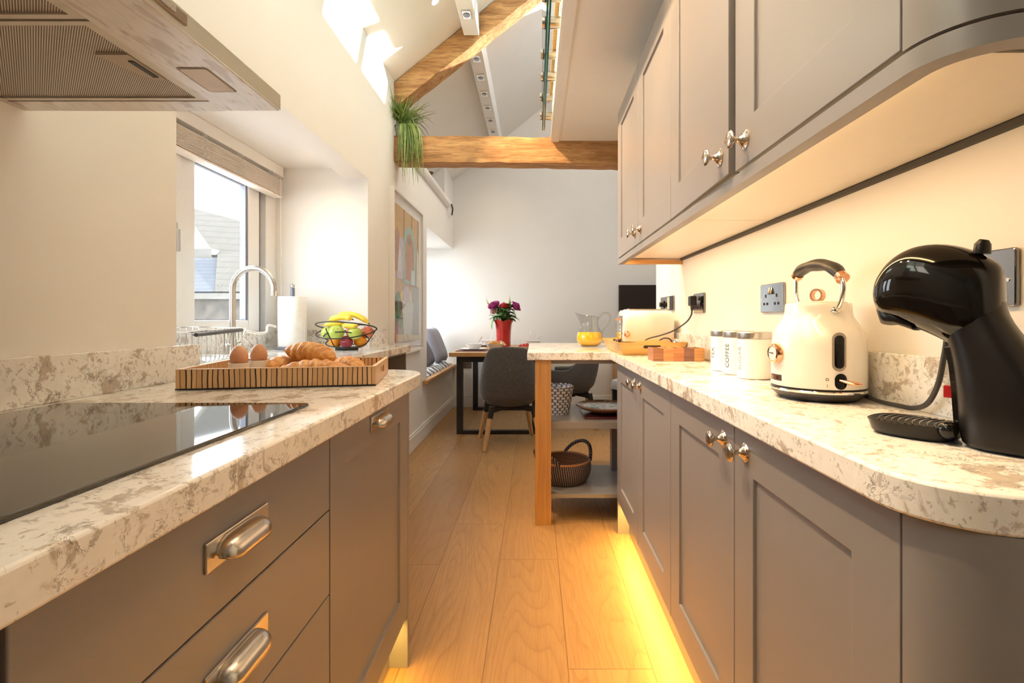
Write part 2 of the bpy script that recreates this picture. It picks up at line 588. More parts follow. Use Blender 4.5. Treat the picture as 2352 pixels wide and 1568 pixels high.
g = [(-1.66, 0), (XO + .1, 0), (XO + .1, zr(XO)), (XR, zl(XR) + .05), (-1.66, zl(-1.66))]
MY = Matrix(((1, 0, 0, 0), (0, 0, 1, 0), (0, 1, 0, 0), (0, 0, 0, 1)))
struct('wall_far', MB().prism(g, YF, YF + .12, MY), M['wall'])
struct('wall_back', MB().prism(g, YB - .12, YB, MY), M['wall'])
struct('wall_right', MB().box(WR, WR + .14, YB, 3.1, 0, 2.40), M['wall'])
struct('wall_outer', MB().box(XO, XO + .1, YB - .1, YF + .1, 0, zr(XO) + .1), M['wall'])

rl = [(-1.75, zl(-1.75)), (XR, zl(XR)), (XR, zl(XR) + .15), (-1.75, zl(-1.75) + .15)]
struct('ceiling_left', MB().prism(rl, YB - .1, YF + .1, MY), M['wall'])
rr_ = MB()
def slope(mb, x0, x1, y0, y1, th=.12, off=0):
    mb.hexa([(x0, y0, zr(x0) + off), (x1, y0, zr(x1) + off), (x1, y1, zr(x1) + off), (x0, y1, zr(x0) + off),
             (x0, y0, zr(x0) + off + th), (x1, y0, zr(x1) + off + th), (x1, y1, zr(x1) + off + th), (x0, y1, zr(x0) + off + th)])
SK = [(1.12, 1.78, 3.74, 4.86), (1.12, 2.3, .9, 2.1)]          # roof windows x0 x1 y0 y1; second one unseen, added to light the kitchen
slope(rr_, XR, 1.12, YB - .1, YF + .1)
slope(rr_, 1.12, 2.3, YB - .1, .9); slope(rr_, 1.12, 2.3, 2.1, 3.74); slope(rr_, 1.12, 2.3, 4.86, YF + .1)
slope(rr_, 1.78, 2.3, 3.74, 4.86); slope(rr_, 2.3, 2.95, YB - .1, YF + .1)
struct('ceiling_right', rr_, M['wall'])
for k, (x0, x1, y0, y1) in enumerate(SK):
    f = MB()
    ym = (y0 + y1) / 2
    slope(f, x0, x1, y0, y0 + .05, .08, .03); slope(f, x0, x1, y1 - .05, y1, .08, .03); slope(f, x0, x1, ym - .035, ym + .035, .08, .03)
    slope(f, x0, x0 + .04, y0, y1, .08, .03); slope(f, x1 - .04, x1, y0, y1, .08, .03)
    fo = struct('window_%d' % (k + 3), f, M['upvc'])
    p = MB(); slope(p, x0, x1, y0, y1, .006, .06)
    p.build('pane', M['pane'], fo, smooth=False)
    xm = (x0 + x1) / 2
    n = Vector((-SL, 0, -1)).normalized()
    portal('skylight_portal', (xm, ym, zr(xm) - .02), n, (x1 - x0) * math.hypot(1, SL), y1 - y0)

# loft floor (its underside is the lower ceiling over the units)
struct('ceiling_loft', MB().box(.124, XO, YB, 3.64, 2.397, 2.70), M['wall'])
struct('trim_loft', MB().box(.112, .126, YB, 3.64, 2.392, 2.415).box(.126, .172, YB, 3.64, 2.389, 2.398), M['trim'])

# kitchen window
f = MB()
f.ring(-1.66, -1.595, 1.44, 3.085, 1.0, 2.03, .11, .12, .03, .10)
f.box(-1.66, -1.595, 2.17, 2.262, 1.03, 1.93)
w1 = struct('window_1', f, M['upvc'], bevel=.004)
def sash(y0, y1, gap_side):
    s = MB()
    ys0, ys1 = y0, y1
    s.ring(-1.655, -1.605, y0, y1, 1.03, 1.93, .10, .11, .065, .08)
    so = s.build('sash', M['upvc'], w1, smooth=False, bevel=.004)
    q = MB()
    a, b = ys0 + .10, ys1 - .11
    q.box(-1.640, -1.612, b - .018, b + .001, 1.095, 1.85).box(-1.640, -1.622, a, a + .006, 1.095, 1.85)
    q.box(-1.640, -1.622, a, b, 1.095, 1.099).box(-1.640, -1.622, a, b, 1.843, 1.85)
    q.build('gasket', M['gasket'], so, smooth=False)
    MB().box(-1.638, -1.632, a, b, 1.095, 1.85).build('pane', M['pane'], w1, smooth=False)
sash(2.262, 2.915, 1)
sash(1.55, 2.17, 0)
MB().box(-1.65, -1.628, 2.915, 2.965, 1.03, 1.93).build('shadow_gap', M['gasket'], w1, smooth=False)
h = MB(); h.box(-1.598, -1.585, 2.20, 2.225, 1.46, 1.53).box(-1.588, -1.570, 2.203, 2.222, 1.40, 1.50)
h.build('window_handle', M['steel'], w1, bevel=.004)
portal('window_portal', (-1.67, 2.26, 1.48), (1, 0, 0), .9, 1.4)

# window over the bench seat
f = MB()
f.ring(-1.66, -1.61, 4.95, 6.13, .82, 1.92, .06, .06, .06, .06)
f.box(-1.66, -1.61, 5.51, 5.57, .88, 1.86)
w2 = struct('window_2', f, M['upvc'], bevel=.004)
MB().box(-1.642, -1.636, 5.01, 6.07, .88, 1.86).build('pane', M['pane'], w2, smooth=False)
portal('bench_window_portal', (-1.67, 5.54, 1.37), (1, 0, 0), 1.05, 1.1)

# skirting
def skirting(name, boxes):
    s = MB()
    for b in boxes: s.box(*b)
    struct(name, s, M['trim'], bevel=.006)
skirting('baseboard_left', [(WL, WL + .016, 3.42, YF, 0, .125), (WL, WL + .012, 3.42, YF, .125, .145)])
skirting('baseboard_far', [(WL, XO, YF - .016, YF, 0, .125), (WL, XO, YF - .012, YF, .125, .145)])
skirting('baseboard_right', [(WR - .016, WR, 2.60, 3.1, 0, .125), (WR, WR + .14, 3.1, 3.116, 0, .125)])

# ------------------------------------------------------------------ old timbers
def timber(name, rings, label, cat, m):
    b = MB()
    b.loft(rings)
    return single(name, b, m, label, cat, angle=30)
def rough_box(p0, p1, up, wdt, hgt, n, amp, seed):
    """irregular sawn timber from p0 to p1 (centre line); up is its height direction"""
    p0, p1, up = Vector(p0), Vector(p1), Vector(up).normalized()
    t = (p1 - p0).normalized()
    s = t.cross(up).normalized()
    rings = []
    for i in range(n + 1):
        c = p0.lerp(p1, i / n)
        ring = []
        for k, (a, b) in enumerate(((-1, -1), (-.5, -1.02), (.5, -1), (1, -.96), (1.01, -.4), (1, .5), (.97, 1), (.4, 1.01), (-.5, 1), (-1, .97), (-1.01, .4), (-1, -.5))):
            q = c + s * a * wdt / 2 + up * b * hgt / 2
            nz = Vector((mnoise.noise(q * 6 + Vector((seed, 0, 0))), mnoise.noise(q * 6 + Vector((0, seed, 9))), mnoise.noise(q * 7 + Vector((3, 1, seed)))))
            nz += .5 * Vector((mnoise.noise(q * 22), mnoise.noise(q * 22 + Vector((7, 7, 7))), mnoise.noise(q * 22 + Vector((1, 9, 4)))))
            ring.append(q + nz * amp)
        rings.append(ring)
    return rings
timber('tie_beam', rough_box((WL - .01, 3.725, 2.346), (1.9, 3.725, 2.318), (0, 0, 1), .135, .192, 60, .008, 3),
       'horizontal old brown timber beam spanning the room below the plant and loft', 'beam', M['beam_x'])
sdir = Vector((1, 0, SL)).normalized(); nup = Vector((-SL, 0, 1)).normalized()
pA = Vector((WL - .012, 3.73, ZE - .012)) - nup * .078 - sdir * .26
pB = Vector((XR, 3.73, zl(XR) - .012)) - nup * .078
timber('rafter', rough_box(pA, pB, nup, .14, .15, 50, .007, 11),
       'sloping old brown timber rafter rising from the left wall up to the ridge', 'beam', M['beam_r'])

# white boxed purlin with small square spots
def purlin(y0, y1, label):
    b = MB().box(-.515, -.405, y0, y1, 3.15, 3.36)
    o = thing('boxed_purlin', label, 'purlin', (-.46, y0, 3.15))
    b.build('casing', M['trim'], o, smooth=False, bevel=.004)
    return o
def spot(par, y, w=5.0, c=(1.0, .80, .56), tilt=0.0, cone=125):
    f = MB().box(-.492, -.428, y - .05, y + .05, 3.140, 3.152)
    fo = f.build('spotlight', M['chrome'], par, smooth=False, bevel=.004)
    MB().lathe([(.0, 0), (.022, 0), (.024, .004)], (-.46, y, 3.1365), 16).build('lens', M['smoke'], fo)
    lamp('purlin_spot', 'SPOT', (-.46, y, 3.125), w, c, rot=(0, R(-tilt), 0), spot_size=R(cone), spot_blend=.8, shadow_soft_size=.03)
pu = purlin(3.82, YF, 'white boxed purlin with a row of square spots running on beyond the rafter')
for k in range(7): spot(pu, 3.93 + .305 * k)
pn = purlin(1.2, 3.62, 'white boxed purlin end with chrome spots on this side of the rafter')
for y in (3.36, 2.7, 2.05, 1.4): spot(pn, y, 9.0, (1.0, .66, .38))
# recessed spots in the left roof slope
sn = Vector((SL, 0, -1)).normalized()
for k, y in enumerate((3.23, 2.5, 1.77, 1.04)):
    cx_ = -.644
    p = Vector((cx_, y, zl(cx_)))
    o = thing('ceiling_spot', ('glowing recessed spot in the sloping ceiling beside the boxed purlin end',
                               'recessed spot in the sloping ceiling, second from the rafter', 'recessed spot in the sloping ceiling, third from the rafter',
                               'recessed spot in the sloping ceiling, farthest from the rafter')[k], 'spotlight', p)
    MS = Matrix.Translation(p) @ Vector((0, 0, 1)).rotation_difference(sn).to_matrix().to_4x4()
    MB().lathe([(.030, 0), (.042, .001), (.043, .004), (.030, .003)], seg=24, M=MS, cap=False).build('ring', M['trim'], o)
    MB().lathe([(0, .0015), (.029, .0015)], seg=20, M=MS, cap=False).build('lens', M['lamp_glow'], o)
    l = lamp('ceiling_spot_lamp', 'SPOT', p + sn * .02, 150.0, (1.0, .68, .38), spot_size=R(72), spot_blend=.6, shadow_soft_size=.03)
    aim(l, (1.07, 0, -1.38))

# ------------------------------------------------------------------ glass balustrade of the loft
M['glass_green'] = thin_glass('green_tinted_glass', (.93, .975, .965), 1.10)
bl = thing('glass_balustrade', 'clear green-edged glass balustrade on steel standoffs along the loft edge', 'balustrade', (.06, 3.0, 2.4))
ge = NT('green_glass_edge'); ge.col((.008, .10, .085)); ge.set(rough=.05, spec=.7)
for (y0, y1) in ((2.14, 3.62), (.55, 2.12)):
    for dx in (0, .0125):
        # pane with its green polished edges
        po = MB().box(.050 + dx, .058 + dx, y0, y1, 2.47, 3.45).build('glass_panel', M['glass_green'], bl, smooth=False)
        e = MB()
        e.box(.050 + dx, .058 + dx, y0, y1, 2.466, 2.470).box(.050 + dx, .058 + dx, y0 - .002, y0, 2.466, 3.45).box(.050 + dx, .058 + dx, y1, y1 + .002, 2.466, 3.45)
        e.build('polished_edge', ge.m, po, smooth=False)
for y in (1.0, 1.75, 2.40, 2.93, 3.50):
    for z in (2.52, 2.65):
        c = MB().cyl((.071, y, z), (.124, y, z), .027, seg=24)
        so = c.build('standoff', M['steel_warm'], bl)
        MB().cyl((.034, y, z), (.046, y, z), .027, seg=24).build('cap', M['steel_warm'], so)
        MB().cyl((.046, y, z), (.050, y, z), .028, seg=24).build('washer', M['black'], so)
single('loft_edge_board', MB().box(.102, .16, YB, 3.60, 2.70, 2.725), M['pine'], 'thin oak nosing board along the top edge of the loft floor', 'board')

# ------------------------------------------------------------------ ledge and bench seat
lr = thing('ledge_rail', 'rounded white rail capping the half wall above the picture', 'rail', (WL, 4.8, 2.434))
b = MB(); b.tube([(WL + .005, 3.80, 2.447), (WL + .005, 5.84, 2.447)], .045, 20)
b.build('round_rail', M['trim'], lr)
b = MB()
for k in range(10):
    pass
b.tube([(WL + .012, 5.86, 2.50), (WL + .045, 5.87, 2.45), (WL + .055, 5.88, 2.39), (WL + .045, 5.88, 2.33), (WL + .02, 5.88, 2.30)], .014, 10)
b.build('end_bracket', M['trim'], lr)
b = MB(); b.tube([(WL + .05, 5.862, 2.45), (WL + .066, 5.868, 2.39), (WL + .055, 5.868, 2.32)], .008, 8)
b.build('bracket_strap', M['black'], lr)

single('bench_seat', MB().prism([(-1.598, 4.76), (WL + .001, 4.76), (WL + .001, 4.58), (-.985, 4.58), (-.985, YF - .002), (-1.598, YF - .002)], .503, .54), M['oak_y'], 'oak plank window seat built across the recess beside the table', 'bench', bevel=.006, smooth=False)

# candlestick on the ledge
cs = MB().lathe([(.0, 0), (.042, 0), (.044, .012), (.014, .025), (.010, .06), (.012, .10), (.016, .12), (.022, .14), (.017, .155), (.016, .16), (.026, .18), (.024, .19), (.017, .196), (.016, .205), (.029, .225), (.031, .235), (.024, .236), (.020, .215), (0, .214)], (-1.115, 5.34, 2.434), 24)
M['bronze'] = plain('aged_bronze', (.20, .13, .06), .35, .9, var=.25, vscale=60)
single('candlestick', cs, M['bronze'], 'small aged bronze candlestick standing on the white ledge', 'candlestick')

# ------------------------------------------------------------------ view outside
def roof_mat(name, a, b, row):
    t = NT(name)
    v = t.coord()
    br = t.n('TexBrick')
    br.inputs['Scale'].default_value = row
    br.inputs['Color1'].default_value = a + (1,); br.inputs['Color2'].default_value = b + (1,)
    br.inputs['Mortar'].default_value = tuple(x * .45 for x in a) + (1,)
    br.inputs['Mortar Size'].default_value = .025
    rot = t.coord((1, 1, 1), rot=(R(50), 0, 0))
    t.l(rot, br.inputs[0])
    c = t.mix(t.math('MULTIPLY', t.noise(v, 1.2, 4), .8), br.outputs[0], tuple(min(1, x * 1.15) for x in b))
    t.col(c); t.set(rough=.9)
    return t.m
rt = roof_mat('stone_tiles', (.033, .029, .022), (.042, .037, .029), 4)
sl_ = roof_mat('blue_slates', (.022, .026, .034), (.034, .040, .050), 5)
st = plain('rubble_stone', (.055, .047, .038), .9, var=.45, vscale=4, bump=.4, bscale=12)
lime = plain('pale_limewash', (.10, .094, .082), .9, var=.1, vscale=3)
D1, D2, D3 = 12.0, 14.0, 18.0
hs = thing('stone_house', 'old stone house with pale tiled roofs seen through the kitchen window', 'house', (-8, D1, -3))
MB().box(-13, -3.5, D1, D1 + .5, -3, 1.62).build('wall', st, hs, smooth=False)
MB().box(-13, -3.5, D1 - .12, D1 + .05, 1.58, 1.72).build('gutter', lime, hs, smooth=False)
def slab(pts, n=(0, -.6, .8), th=.08):
    n = Vector(n) * th
    return MB().hexa([Vector(p) for p in pts] + [Vector(p) + n for p in pts])
slab([(-7.65, D1, 1.70), (-3.5, D1, 1.70), (-4.0, D2, 2.80), (-8.85, D2, 2.86)]).build('lower_roof', rt, hs, smooth=False)
slab([(-13, D1, 1.70), (-7.65, D1, 1.70), (-8.85, D2, 2.75), (-13, D2, 2.75)]).build('slate_roof', sl_, hs, smooth=False)
slab([(-9.2, D2 + .2, 2.86), (-4.0, D2 + .2, 2.76), (-7.0, D3, 2.81), (-13.0, D3, 5.27)]).build('upper_roof', rt, hs, smooth=False)
MB().box(-13, -9.15, D2 + .15, D2 + .5, 1.0, 3.1).build('gable_wall', lime, hs, smooth=False)
single('street', MB().box(-30, -1.8, -10, 40, -3.1, -3.0), plain('asphalt_grey', (.3, .3, .3), .9), 'grey paved yard below the house outside the window', 'ground', smooth=False)
# ------------------------------------------------------------------ kitchen units
ZB, ZT = .882, .925           # underside and top of the worktops
def door_mb(xf, s, y0, y1, z0, z1, fr=.09, rec=.007, th=.02):
    """shaker door: xf front plane, s direction into the cupboard"""
    b = MB(); bm = b.bm
    def ring(x, i):
        return [bm.verts.new((x, y, z)) for y, z in ((y0 + i, z0 + i), (y1 - i, z0 + i), (y1 - i, z1 - i), (y0 + i, z1 - i))]
    A, B, C, D = ring(xf, 0), ring(xf, fr), ring(xf + s * rec, fr + .0015), ring(xf + s * th, 0)
    for P, Q in ((A, B), (B, C), (A, D)):
        for k in range(4):
            b._f([P[k], P[(k + 1) % 4], Q[(k + 1) % 4], Q[k]])
    b._f(C); b._f(D)
    return b
def slab_door(xf, s, y0, y1, z0, z1, th=.02):
    a, c = sorted((xf, xf + s * th))
    return MB().box(a, c, y0, y1, z0, z1)
def axisX(p, s):
    """matrix turning local +z into s*X at p"""
    return Matrix.Translation(Vector(p)) @ Matrix.Rotation(R(90) * s, 4, 'Y')
KNOB = [(.0195, 0), (.0195, .0018), (.0165, .0035), (.0145, .0045), (.0135, .007), (.0085, .010), (.0055, .015), (.005, .020), (.0065, .024), (.0125, .0265), (.0175, .030), (.0185, .0325), (.0165, .0355), (.010, .0378), (0, .0385)]
def knob(par, x, y, z, s):
    return MB().lathe(KNOB, seg=28, M=axisX((x, y, z), -s)).build('knob', M['nickel'], par)
def cup_handle(par, x, y, z, s, w=.142, h=.038):
    """s: +1 sticks out to +x"""
    b = MB(); b.box(*sorted((x, x + s * .0035)), y - w / 2, y + w / 2, z - h / 2, z + h / 2)
    o = b.build('cup_handle', M['steel_warm'], par, smooth=False, bevel=.0015)
    # hooded cup: quarter round section swept along y, closing at rounded ends
    d = MB(); rings = []
    L = .052
    n = 22
    for i in range(n + 1):
        t = -1 + 2 * i / n
        yy = y + t * L
        k = max(0.02, 1 - abs(t) ** 5.0) ** .5
        ring = []
        for j in range(11):
            a = R(-18 + 108 * j / 10)       # from front lip round to the plate
            ring.append((x + s * (.003 + .025 * k * math.cos(a)), yy, z - .006 + .0205 * k * math.sin(a)))
        rings.append(ring)
    d.loft(rings, cap=False, closed=False)
    d.build('cup', M['steel_warm'], o, solid=.0018)
    return o

def base_unit(label, y0, y1, s, xf, doors):
    o = thing('base_cabinet', label, 'cabinet', (xf, (y0 + y1) / 2, 0))
    wall = WR if s > 0 else WL
    a, c = sorted((xf + s * .022, wall))
    MB().box(a, c, y0, y1, .15, ZB).build('carcass', M['cab_in'], o, smooth=False)
    xp = xf + s * .058
    a, c = sorted((xp, xp + s * .018))
    MB().box(a, c, y0, y1, 0, .15).build('plinth', M['cab'], o, smooth=False)
    return o

# ---- right run
g_ = .0015
fa = base_unit('grey two-door base cabinet next to the open oak shelves', 1.566, 2.566, 1, .424, 2)
for (y0, y1, ky) in ((1.566, 2.066, 2.011), (2.066, 2.566, 2.121)):
    d = door_mb(.424, 1, y0 + g_, y1 - g_, .17, ZB - .003).build('door', M['cab'], fa, smooth=False, bevel=.0015)
    knob(d, .424, ky, .832, 1)
MB().box(.424, WR, 2.566, 2.586, 0, ZB).build('end_panel', M['cab'], fa, smooth=False, bevel=.001)
na = base_unit('grey two-door base cabinet below the kettle and coffee machine', .58, 1.566, 1, .424, 2)
for (y0, y1, ky) in ((.58, 1.066, 1.008), (1.066, 1.566, 1.124)):
    d = door_mb(.424, 1, y0 + g_, y1 - g_, .17, ZB - .003).build('door', M['cab'], na, smooth=False, bevel=.0015)
    knob(d, .424, ky, .832, 1)

def arc_pts(cx, cy, r, a0, a1, n=10):
    return [(cx + r * math.cos(R(a0 + (a1 - a0) * i / n)), cy + r * math.sin(R(a0 + (a1 - a0) * i / n))) for i in range(n + 1)]
def curved_end(name, label, z0, z1, plinth):
    o = thing(name, label, 'cabinet', (.55, .52, z0))
    out = arc_pts(.509, .578, .085, 180, 270) + [(WR, .493)]
    inn = [(WR, .513)] + arc_pts(.509, .578, .065, 270, 180)
    MB().prism(out + inn, z0, z1).build('curved_door', M['cab'], o, angle=50)
    MB().prism(arc_pts(.509, .578, .063, 180, 270) + [(WR - .002, .515), (WR - .002, .578)], z0 + .002, z1 - .002).build('carcass', M['cab_in'], o)
    if plinth:
        MB().prism(arc_pts(.53, .60, .05, 180, 270) + [(WR, .55), (WR, .58), (.48, .58)], 0, .15).build('plinth', M['cab'], o)
    return o
curved_end('base_cabinet', 'grey base cabinet with a rounded corner at the near right end', .17, ZB, True)

rw = thing('worktop', 'speckled quartz worktop with rounded corner under the kettle and coffee machine', 'worktop', (.57, 1.5, ZB))
MB().prism(arc_pts(.51, .60, .108, 180, 270, 14) + [(WR, .492), (WR, 2.66), (.402, 2.66)], ZB, ZT).build('slab', M['quartz'], rw, bevel=.004, angle=50)
MB().box(.733, WR, .492, 3.05, ZT, 1.03).build('upstand', M['quartz'], rw, smooth=False, bevel=.002)

# ---- wall cabinets
ZU0, ZU1 = 1.4086, 2.155
def wall_unit(label, y0, y1):
    o = thing('wall_cabinet', label, 'cabinet', (.6, (y0 + y1) / 2, ZU0))
    MB().box(.446, WR, y0, y1, ZU0 + .006, ZU1).build('carcass', M['cab_in'], o, smooth=False)
    MB().box(.452, WR - .014, y0 + .002, y1 - .002, ZU0 + .001, ZU0 + .006).build('underside', M['under'], o, smooth=False)
    return o
wf = wall_unit('pale-lit grey wall cabinet at the far end beside the beam', 1.566, 2.566)
for (y0, y1, ky) in ((1.566, 2.066, 2.011), (2.066, 2.566, 2.121)):
    d = door_mb(.424, 1, y0 + g_, y1 - g_, ZU0 + .003, ZU1).build('door', M['cab'], wf, smooth=False, bevel=.0015)
    knob(d, .424, ky, 1.462, 1)
MB().box(.444, WR, 2.566, 2.574, ZU0, ZU1).build('end_panel', M['cab'], wf, smooth=False)
wn_ = wall_unit('grey wall cabinet with one door slightly ajar above the kettle', .58, 1.566)
for (y0, y1, ky) in ((.58, 1.062, 1.010), (1.070, 1.566, 1.122)):
    mbd = door_mb(.424, 1, y0 + g_, y1 - g_, ZU0 + .003, ZU1)
    ajar = y0 > 1
    if ajar:
        MR = Matrix.Translation((.444, 1.566, 0)) @ Matrix.Rotation(R(-1.2), 4, 'Z') @ Matrix.Translation((-.444, -1.566, 0))
        bmesh.ops.transform(mbd.bm, matrix=MR, verts=mbd.bm.verts)
    d = mbd.build('door', M['cab'], wn_, smooth=False, bevel=.0015)
    if ajar: d['label'] = 'door standing slightly ajar'
    knob(d, .424 - (.0095 if ajar else 0), ky, 1.462, 1)
curved_end('wall_cabinet', 'rounded grey end of the wall cabinets at the upper right', ZU0, ZU1, False)

lp = thing('light_pelmet', 'grey pelmet strip running below the wall cabinets and round the corner', 'pelmet', (.55, 1.5, 1.38))
po_ = [(.424, 2.566)] + arc_pts(.509, .578, .085, 180, 270, 12) + [(WR, .493)]
pi_ = [(WR, .519)] + arc_pts(.509, .578, .059, 270, 180, 12) + [(.450, 2.566)]
MB().prism(po_ + pi_, 1.380, 1.4045).build('front_strip', M['cab'], lp, angle=50)
MB().box(.450, WR, 2.540, 2.566, 1.380, 1.4045).build('end_strip', M['oak_x'], lp, smooth=False)
bt = MB().box(.737, WR, .52, 2.54, 1.398, ZU0)  # dark strip: the shadow gap along the wall put into its colour
bt.build('back_shadow_strip', M['cab_in'], lp, smooth=False)
b = MB().box(.4545, .470, .60, 2.50, 1.3985, 1.4030)
b.build('led_strip', M['led'], lp, smooth=False)
strip('under_cabinet_led', (.464, 1.55, 1.3970), (.15, 0, -1), 1.9, 3.6, WARM)
strip('under_cabinet_led', (.4535, 1.55, 1.401), (1, 0, -.05), 1.9, 1.6, WARM, .006)

# ---- left run
dl = base_unit('grey-brown three-drawer base cabinet below the hob', .38, .98, -1, -.402, 0)
for (z0, z1, hz) in ((.7285, ZB - .003, .808), (.5635, .7255, .645), (.17, .5605, .478)):
    d = slab_door(-.402, -1, .38 + g_, .98 - g_, z0, z1).build('drawer', M['cab'], dl, smooth=False, bevel=.0015)
    cup_handle(d, -.402, .678, hz, 1)
dw = base_unit('grey-brown integrated dishwasher front under the striped tray', .98, 1.58, -1, -.402, 0)
dw['category'] = 'dishwasher'
d = door_mb(-.402, -1, .98 + .003, 1.58 - .002, .17, ZB - .003, fr=.085).build('door', M['cab'], dw, smooth=False, bevel=.0015)
cup_handle(d, -.402, 1.29, .842, 1)
MB().box(WL, -.402, 1.58, 1.60, 0, ZB).build('end_panel', M['cab'], dw, smooth=False, bevel=.001)
dn = base_unit('grey-brown base cabinet cut off at the lower left edge', -.22, .38, -1, -.402, 0)
d = door_mb(-.402, -1, -.22 + g_, .38 - .004, .17, ZB - .003).build('door', M['cab'], dn, smooth=False, bevel=.0015)
knob(d, -.402, -.16, .832, -1)
# amber plinth lights
for (x, y0, y1, nm) in ((.470, .62, 2.55, 'right'), (-.448, -.2, 1.57, 'left')):
    pb = thing('plinth_light', {'right': 'amber light strip along the plinth under the right-hand cabinets',
                                'left': 'amber light strip along the plinth under the left-hand drawers'}[nm], 'light strip', (x, (y0 + y1) / 2, .15))
    MB().box(x - .008, x + .008, y0, y1, .152, .158).build('led_strip', M['amber_led'], pb, smooth=False)
    strip('plinth_led', (x, (y0 + y1) / 2, .149), (-.12 if x > 0 else .12, 0, -1), y1 - y0, 10 if x > 0 else 6.5, AMBER)

lw = thing('worktop', 'speckled quartz worktop with rounded end carrying the hob and striped tray', 'worktop', (-.7, .8, ZB))
MB().prism([(WL, -1.2), (-.372, -1.2), (-.372, 1.61)] + arc_pts(-.512, 1.61, .14, 0, 90, 12) + [(WL, 1.75)], ZB, ZT).build('slab', M['quartz'], lw, bevel=.004, angle=50)
MB().box(WL, -1.010, -1.2, 1.51, ZT, 1.025).build('upstand', M['quartz'], lw, smooth=False, bevel=.002)

sw = thing('worktop', 'speckled quartz worktop round the sink under the window', 'worktop', (-1.3, 2.3, ZB))
MB().prism([(-1.606, 1.44), (WL, 1.44), (WL, 1.752), (-.845, 1.752), (-.845, 3.40), (WL, 3.40), (WL, 3.084), (-1.606, 3.084)], ZB, ZT).build('slab', M['quartz'], sw, bevel=.003, angle=50, smooth=False)
u = MB().box(-1.606, -1.586, 1.53, 3.084, ZT, 1.02).box(-1.586, WL, 3.064, 3.084, ZT, 1.035).box(WL, -1.010, 3.064, 3.40, ZT, 1.035)
u.build('upstand', M['quartz'], sw, smooth=False)
s_ = MB()
s_.box(-1.38, -.98, 1.85, 2.30, ZT - .002, ZT + .001)
s_.build('sink_bowl', M['steel'], sw, smooth=False)
su = thing('base_cabinet', 'grey base cabinet with an open dark end niche below the sink counter', 'cabinet', (-.95, 2.6, 0))
c = MB().box(WL, -.87, 1.8, 2.85, .1, ZB).box(WL, -.87, 3.36, 3.38, 0, ZB).box(WL, -.87, 2.85, 3.36, .1, .3).box(WL, -1.02, 2.85, 3.36, .1, ZB).box(WL, -.87, 2.85, 3.36, .868, ZB)
c.build('carcass', M['cab'], su, smooth=False)
MB().box(-1.02, -1.01, 2.85, 3.36, .30, .868).build('niche_back', M['cab_in'], su, smooth=False)

# ---- hob and hood
hb = thing('induction_hob', 'black glass induction hob set on the left worktop', 'hob', (-.7, .64, ZT))
MB().prism(rrect(-.7065, .643, .503, .746, .012), ZT, ZT + .006).build('glass_plate', M['hob'], hb, smooth=False, bevel=.002)
HZ = 1.52
ho = thing('cooker_hood', 'brushed steel cooker hood with mesh grease filters at the upper left', 'cooker hood', (-.77, .55, HZ))
def filt_mat():
    t = NT('filter_mesh')
    tc = t.n('TexCoord'); sp = t.n('SeparateXYZ'); t.l(tc.outputs['Object'], sp.inputs[0])
    fx = t.math('FRACT', t.math('MULTIPLY', t.math('ADD', sp.outputs[0], sp.outputs[1]), 250.0))
    d = t.math('ABSOLUTE', t.math('SUBTRACT', fx, .5))
    m_ = t.ramp(d, [(.18, (0, 0, 0)), (.30, (1, 1, 1))])
    c = t.mix(m_, (.17, .13, .10), (.62, .56, .48))
    t.col(c); t.set(rough=.5, metal=.35)
    t.bump(m_, .6, .002)
    return t.m
def stain_steel():
    t = NT('smudged_steel')
    v = t.coord((6, 1, 1))
    n1 = t.noise(v, 26, 4, .55, .3)
    n2 = t.noise(t.coord((4, 1.2, 1)), 9, 3, .5, .6)
    c = t.ramp(n1, [(.30, (.42, .36, .33)), (.40, (.62, .57, .53)), (.7, (.68, .63, .59))])
    c = t.mix(t.math('MULTIPLY', t.ramp(n2, [(.58, (0, 0, 0)), (.64, (1, 1, 1))]), .5), c, (.36, .29, .25))
    t.col(c); t.set(rough=.38, metal=.75)
    return t.m
ss = stain_steel()
b = MB()
x0, x1, y0, y1 = WL + .001, -.516, .08, 1.01
b.box(-.627, x1, y0, y1, HZ, HZ + .0125).box(x0, -.627, .966, y1, HZ, HZ + .0125).box(x0, -.627, y0, .182, HZ, HZ + .0125)
b.box(x0, x0 + .012, .182, .966, HZ, HZ + .0125).box(x0, x1, y0, y1, HZ + .0125, HZ + .032)
b.build('canopy', ss, ho, smooth=False, bevel=.0012)
MB().box(x1, x1 + .0025, y0, y1, HZ + .0015, HZ + .0315).build('front_strip', brushed('pale_steel', (.72, .70, .62), .3, (60, 1, 60)), ho, smooth=False)
fm_ = filt_mat()
for (ya, yb) in ((.708, .964), (.446, .702), (.184, .440)):
    f = MB().box(x0 + .014, -.645, ya + .010, yb - .010, HZ + .004, HZ + .010).build('filter', fm_, ho, smooth=False)
    r_ = MB()
    r_.box(x0 + .012, -.645, ya, ya + .010, HZ + .001, HZ + .011).box(x0 + .012, -.645, yb - .010, yb, HZ + .001, HZ + .011)
    r_.box(-.645, -.629, ya, yb, HZ + .001, HZ + .011)
    r_.build('filter_frame', plain('filter_edge', (.58, .52, .45), .4, .5), f, smooth=False)
    l_ = MB().prism([(-.648, yb - .085), (-.648, yb - .168), (-.700, yb - .168), (-.672, yb - .085)], HZ + .000, HZ + .006)
    l_.build('latch', plain('latch_plastic', (.45, .38, .30), .5), f, smooth=False)
    MB().box(-.662, -.653, yb - .150, yb - .095, HZ - .0012, HZ + .001).build('latch_slot', M['black'], f, smooth=False)
lc = MB().prism(rrect(-.575, .88, .045, .082, .004), HZ - .0015, HZ + .002)
lc.build('light_cover', plain('frosted_cover', (.70, .66, .62), .4), ho, smooth=False)
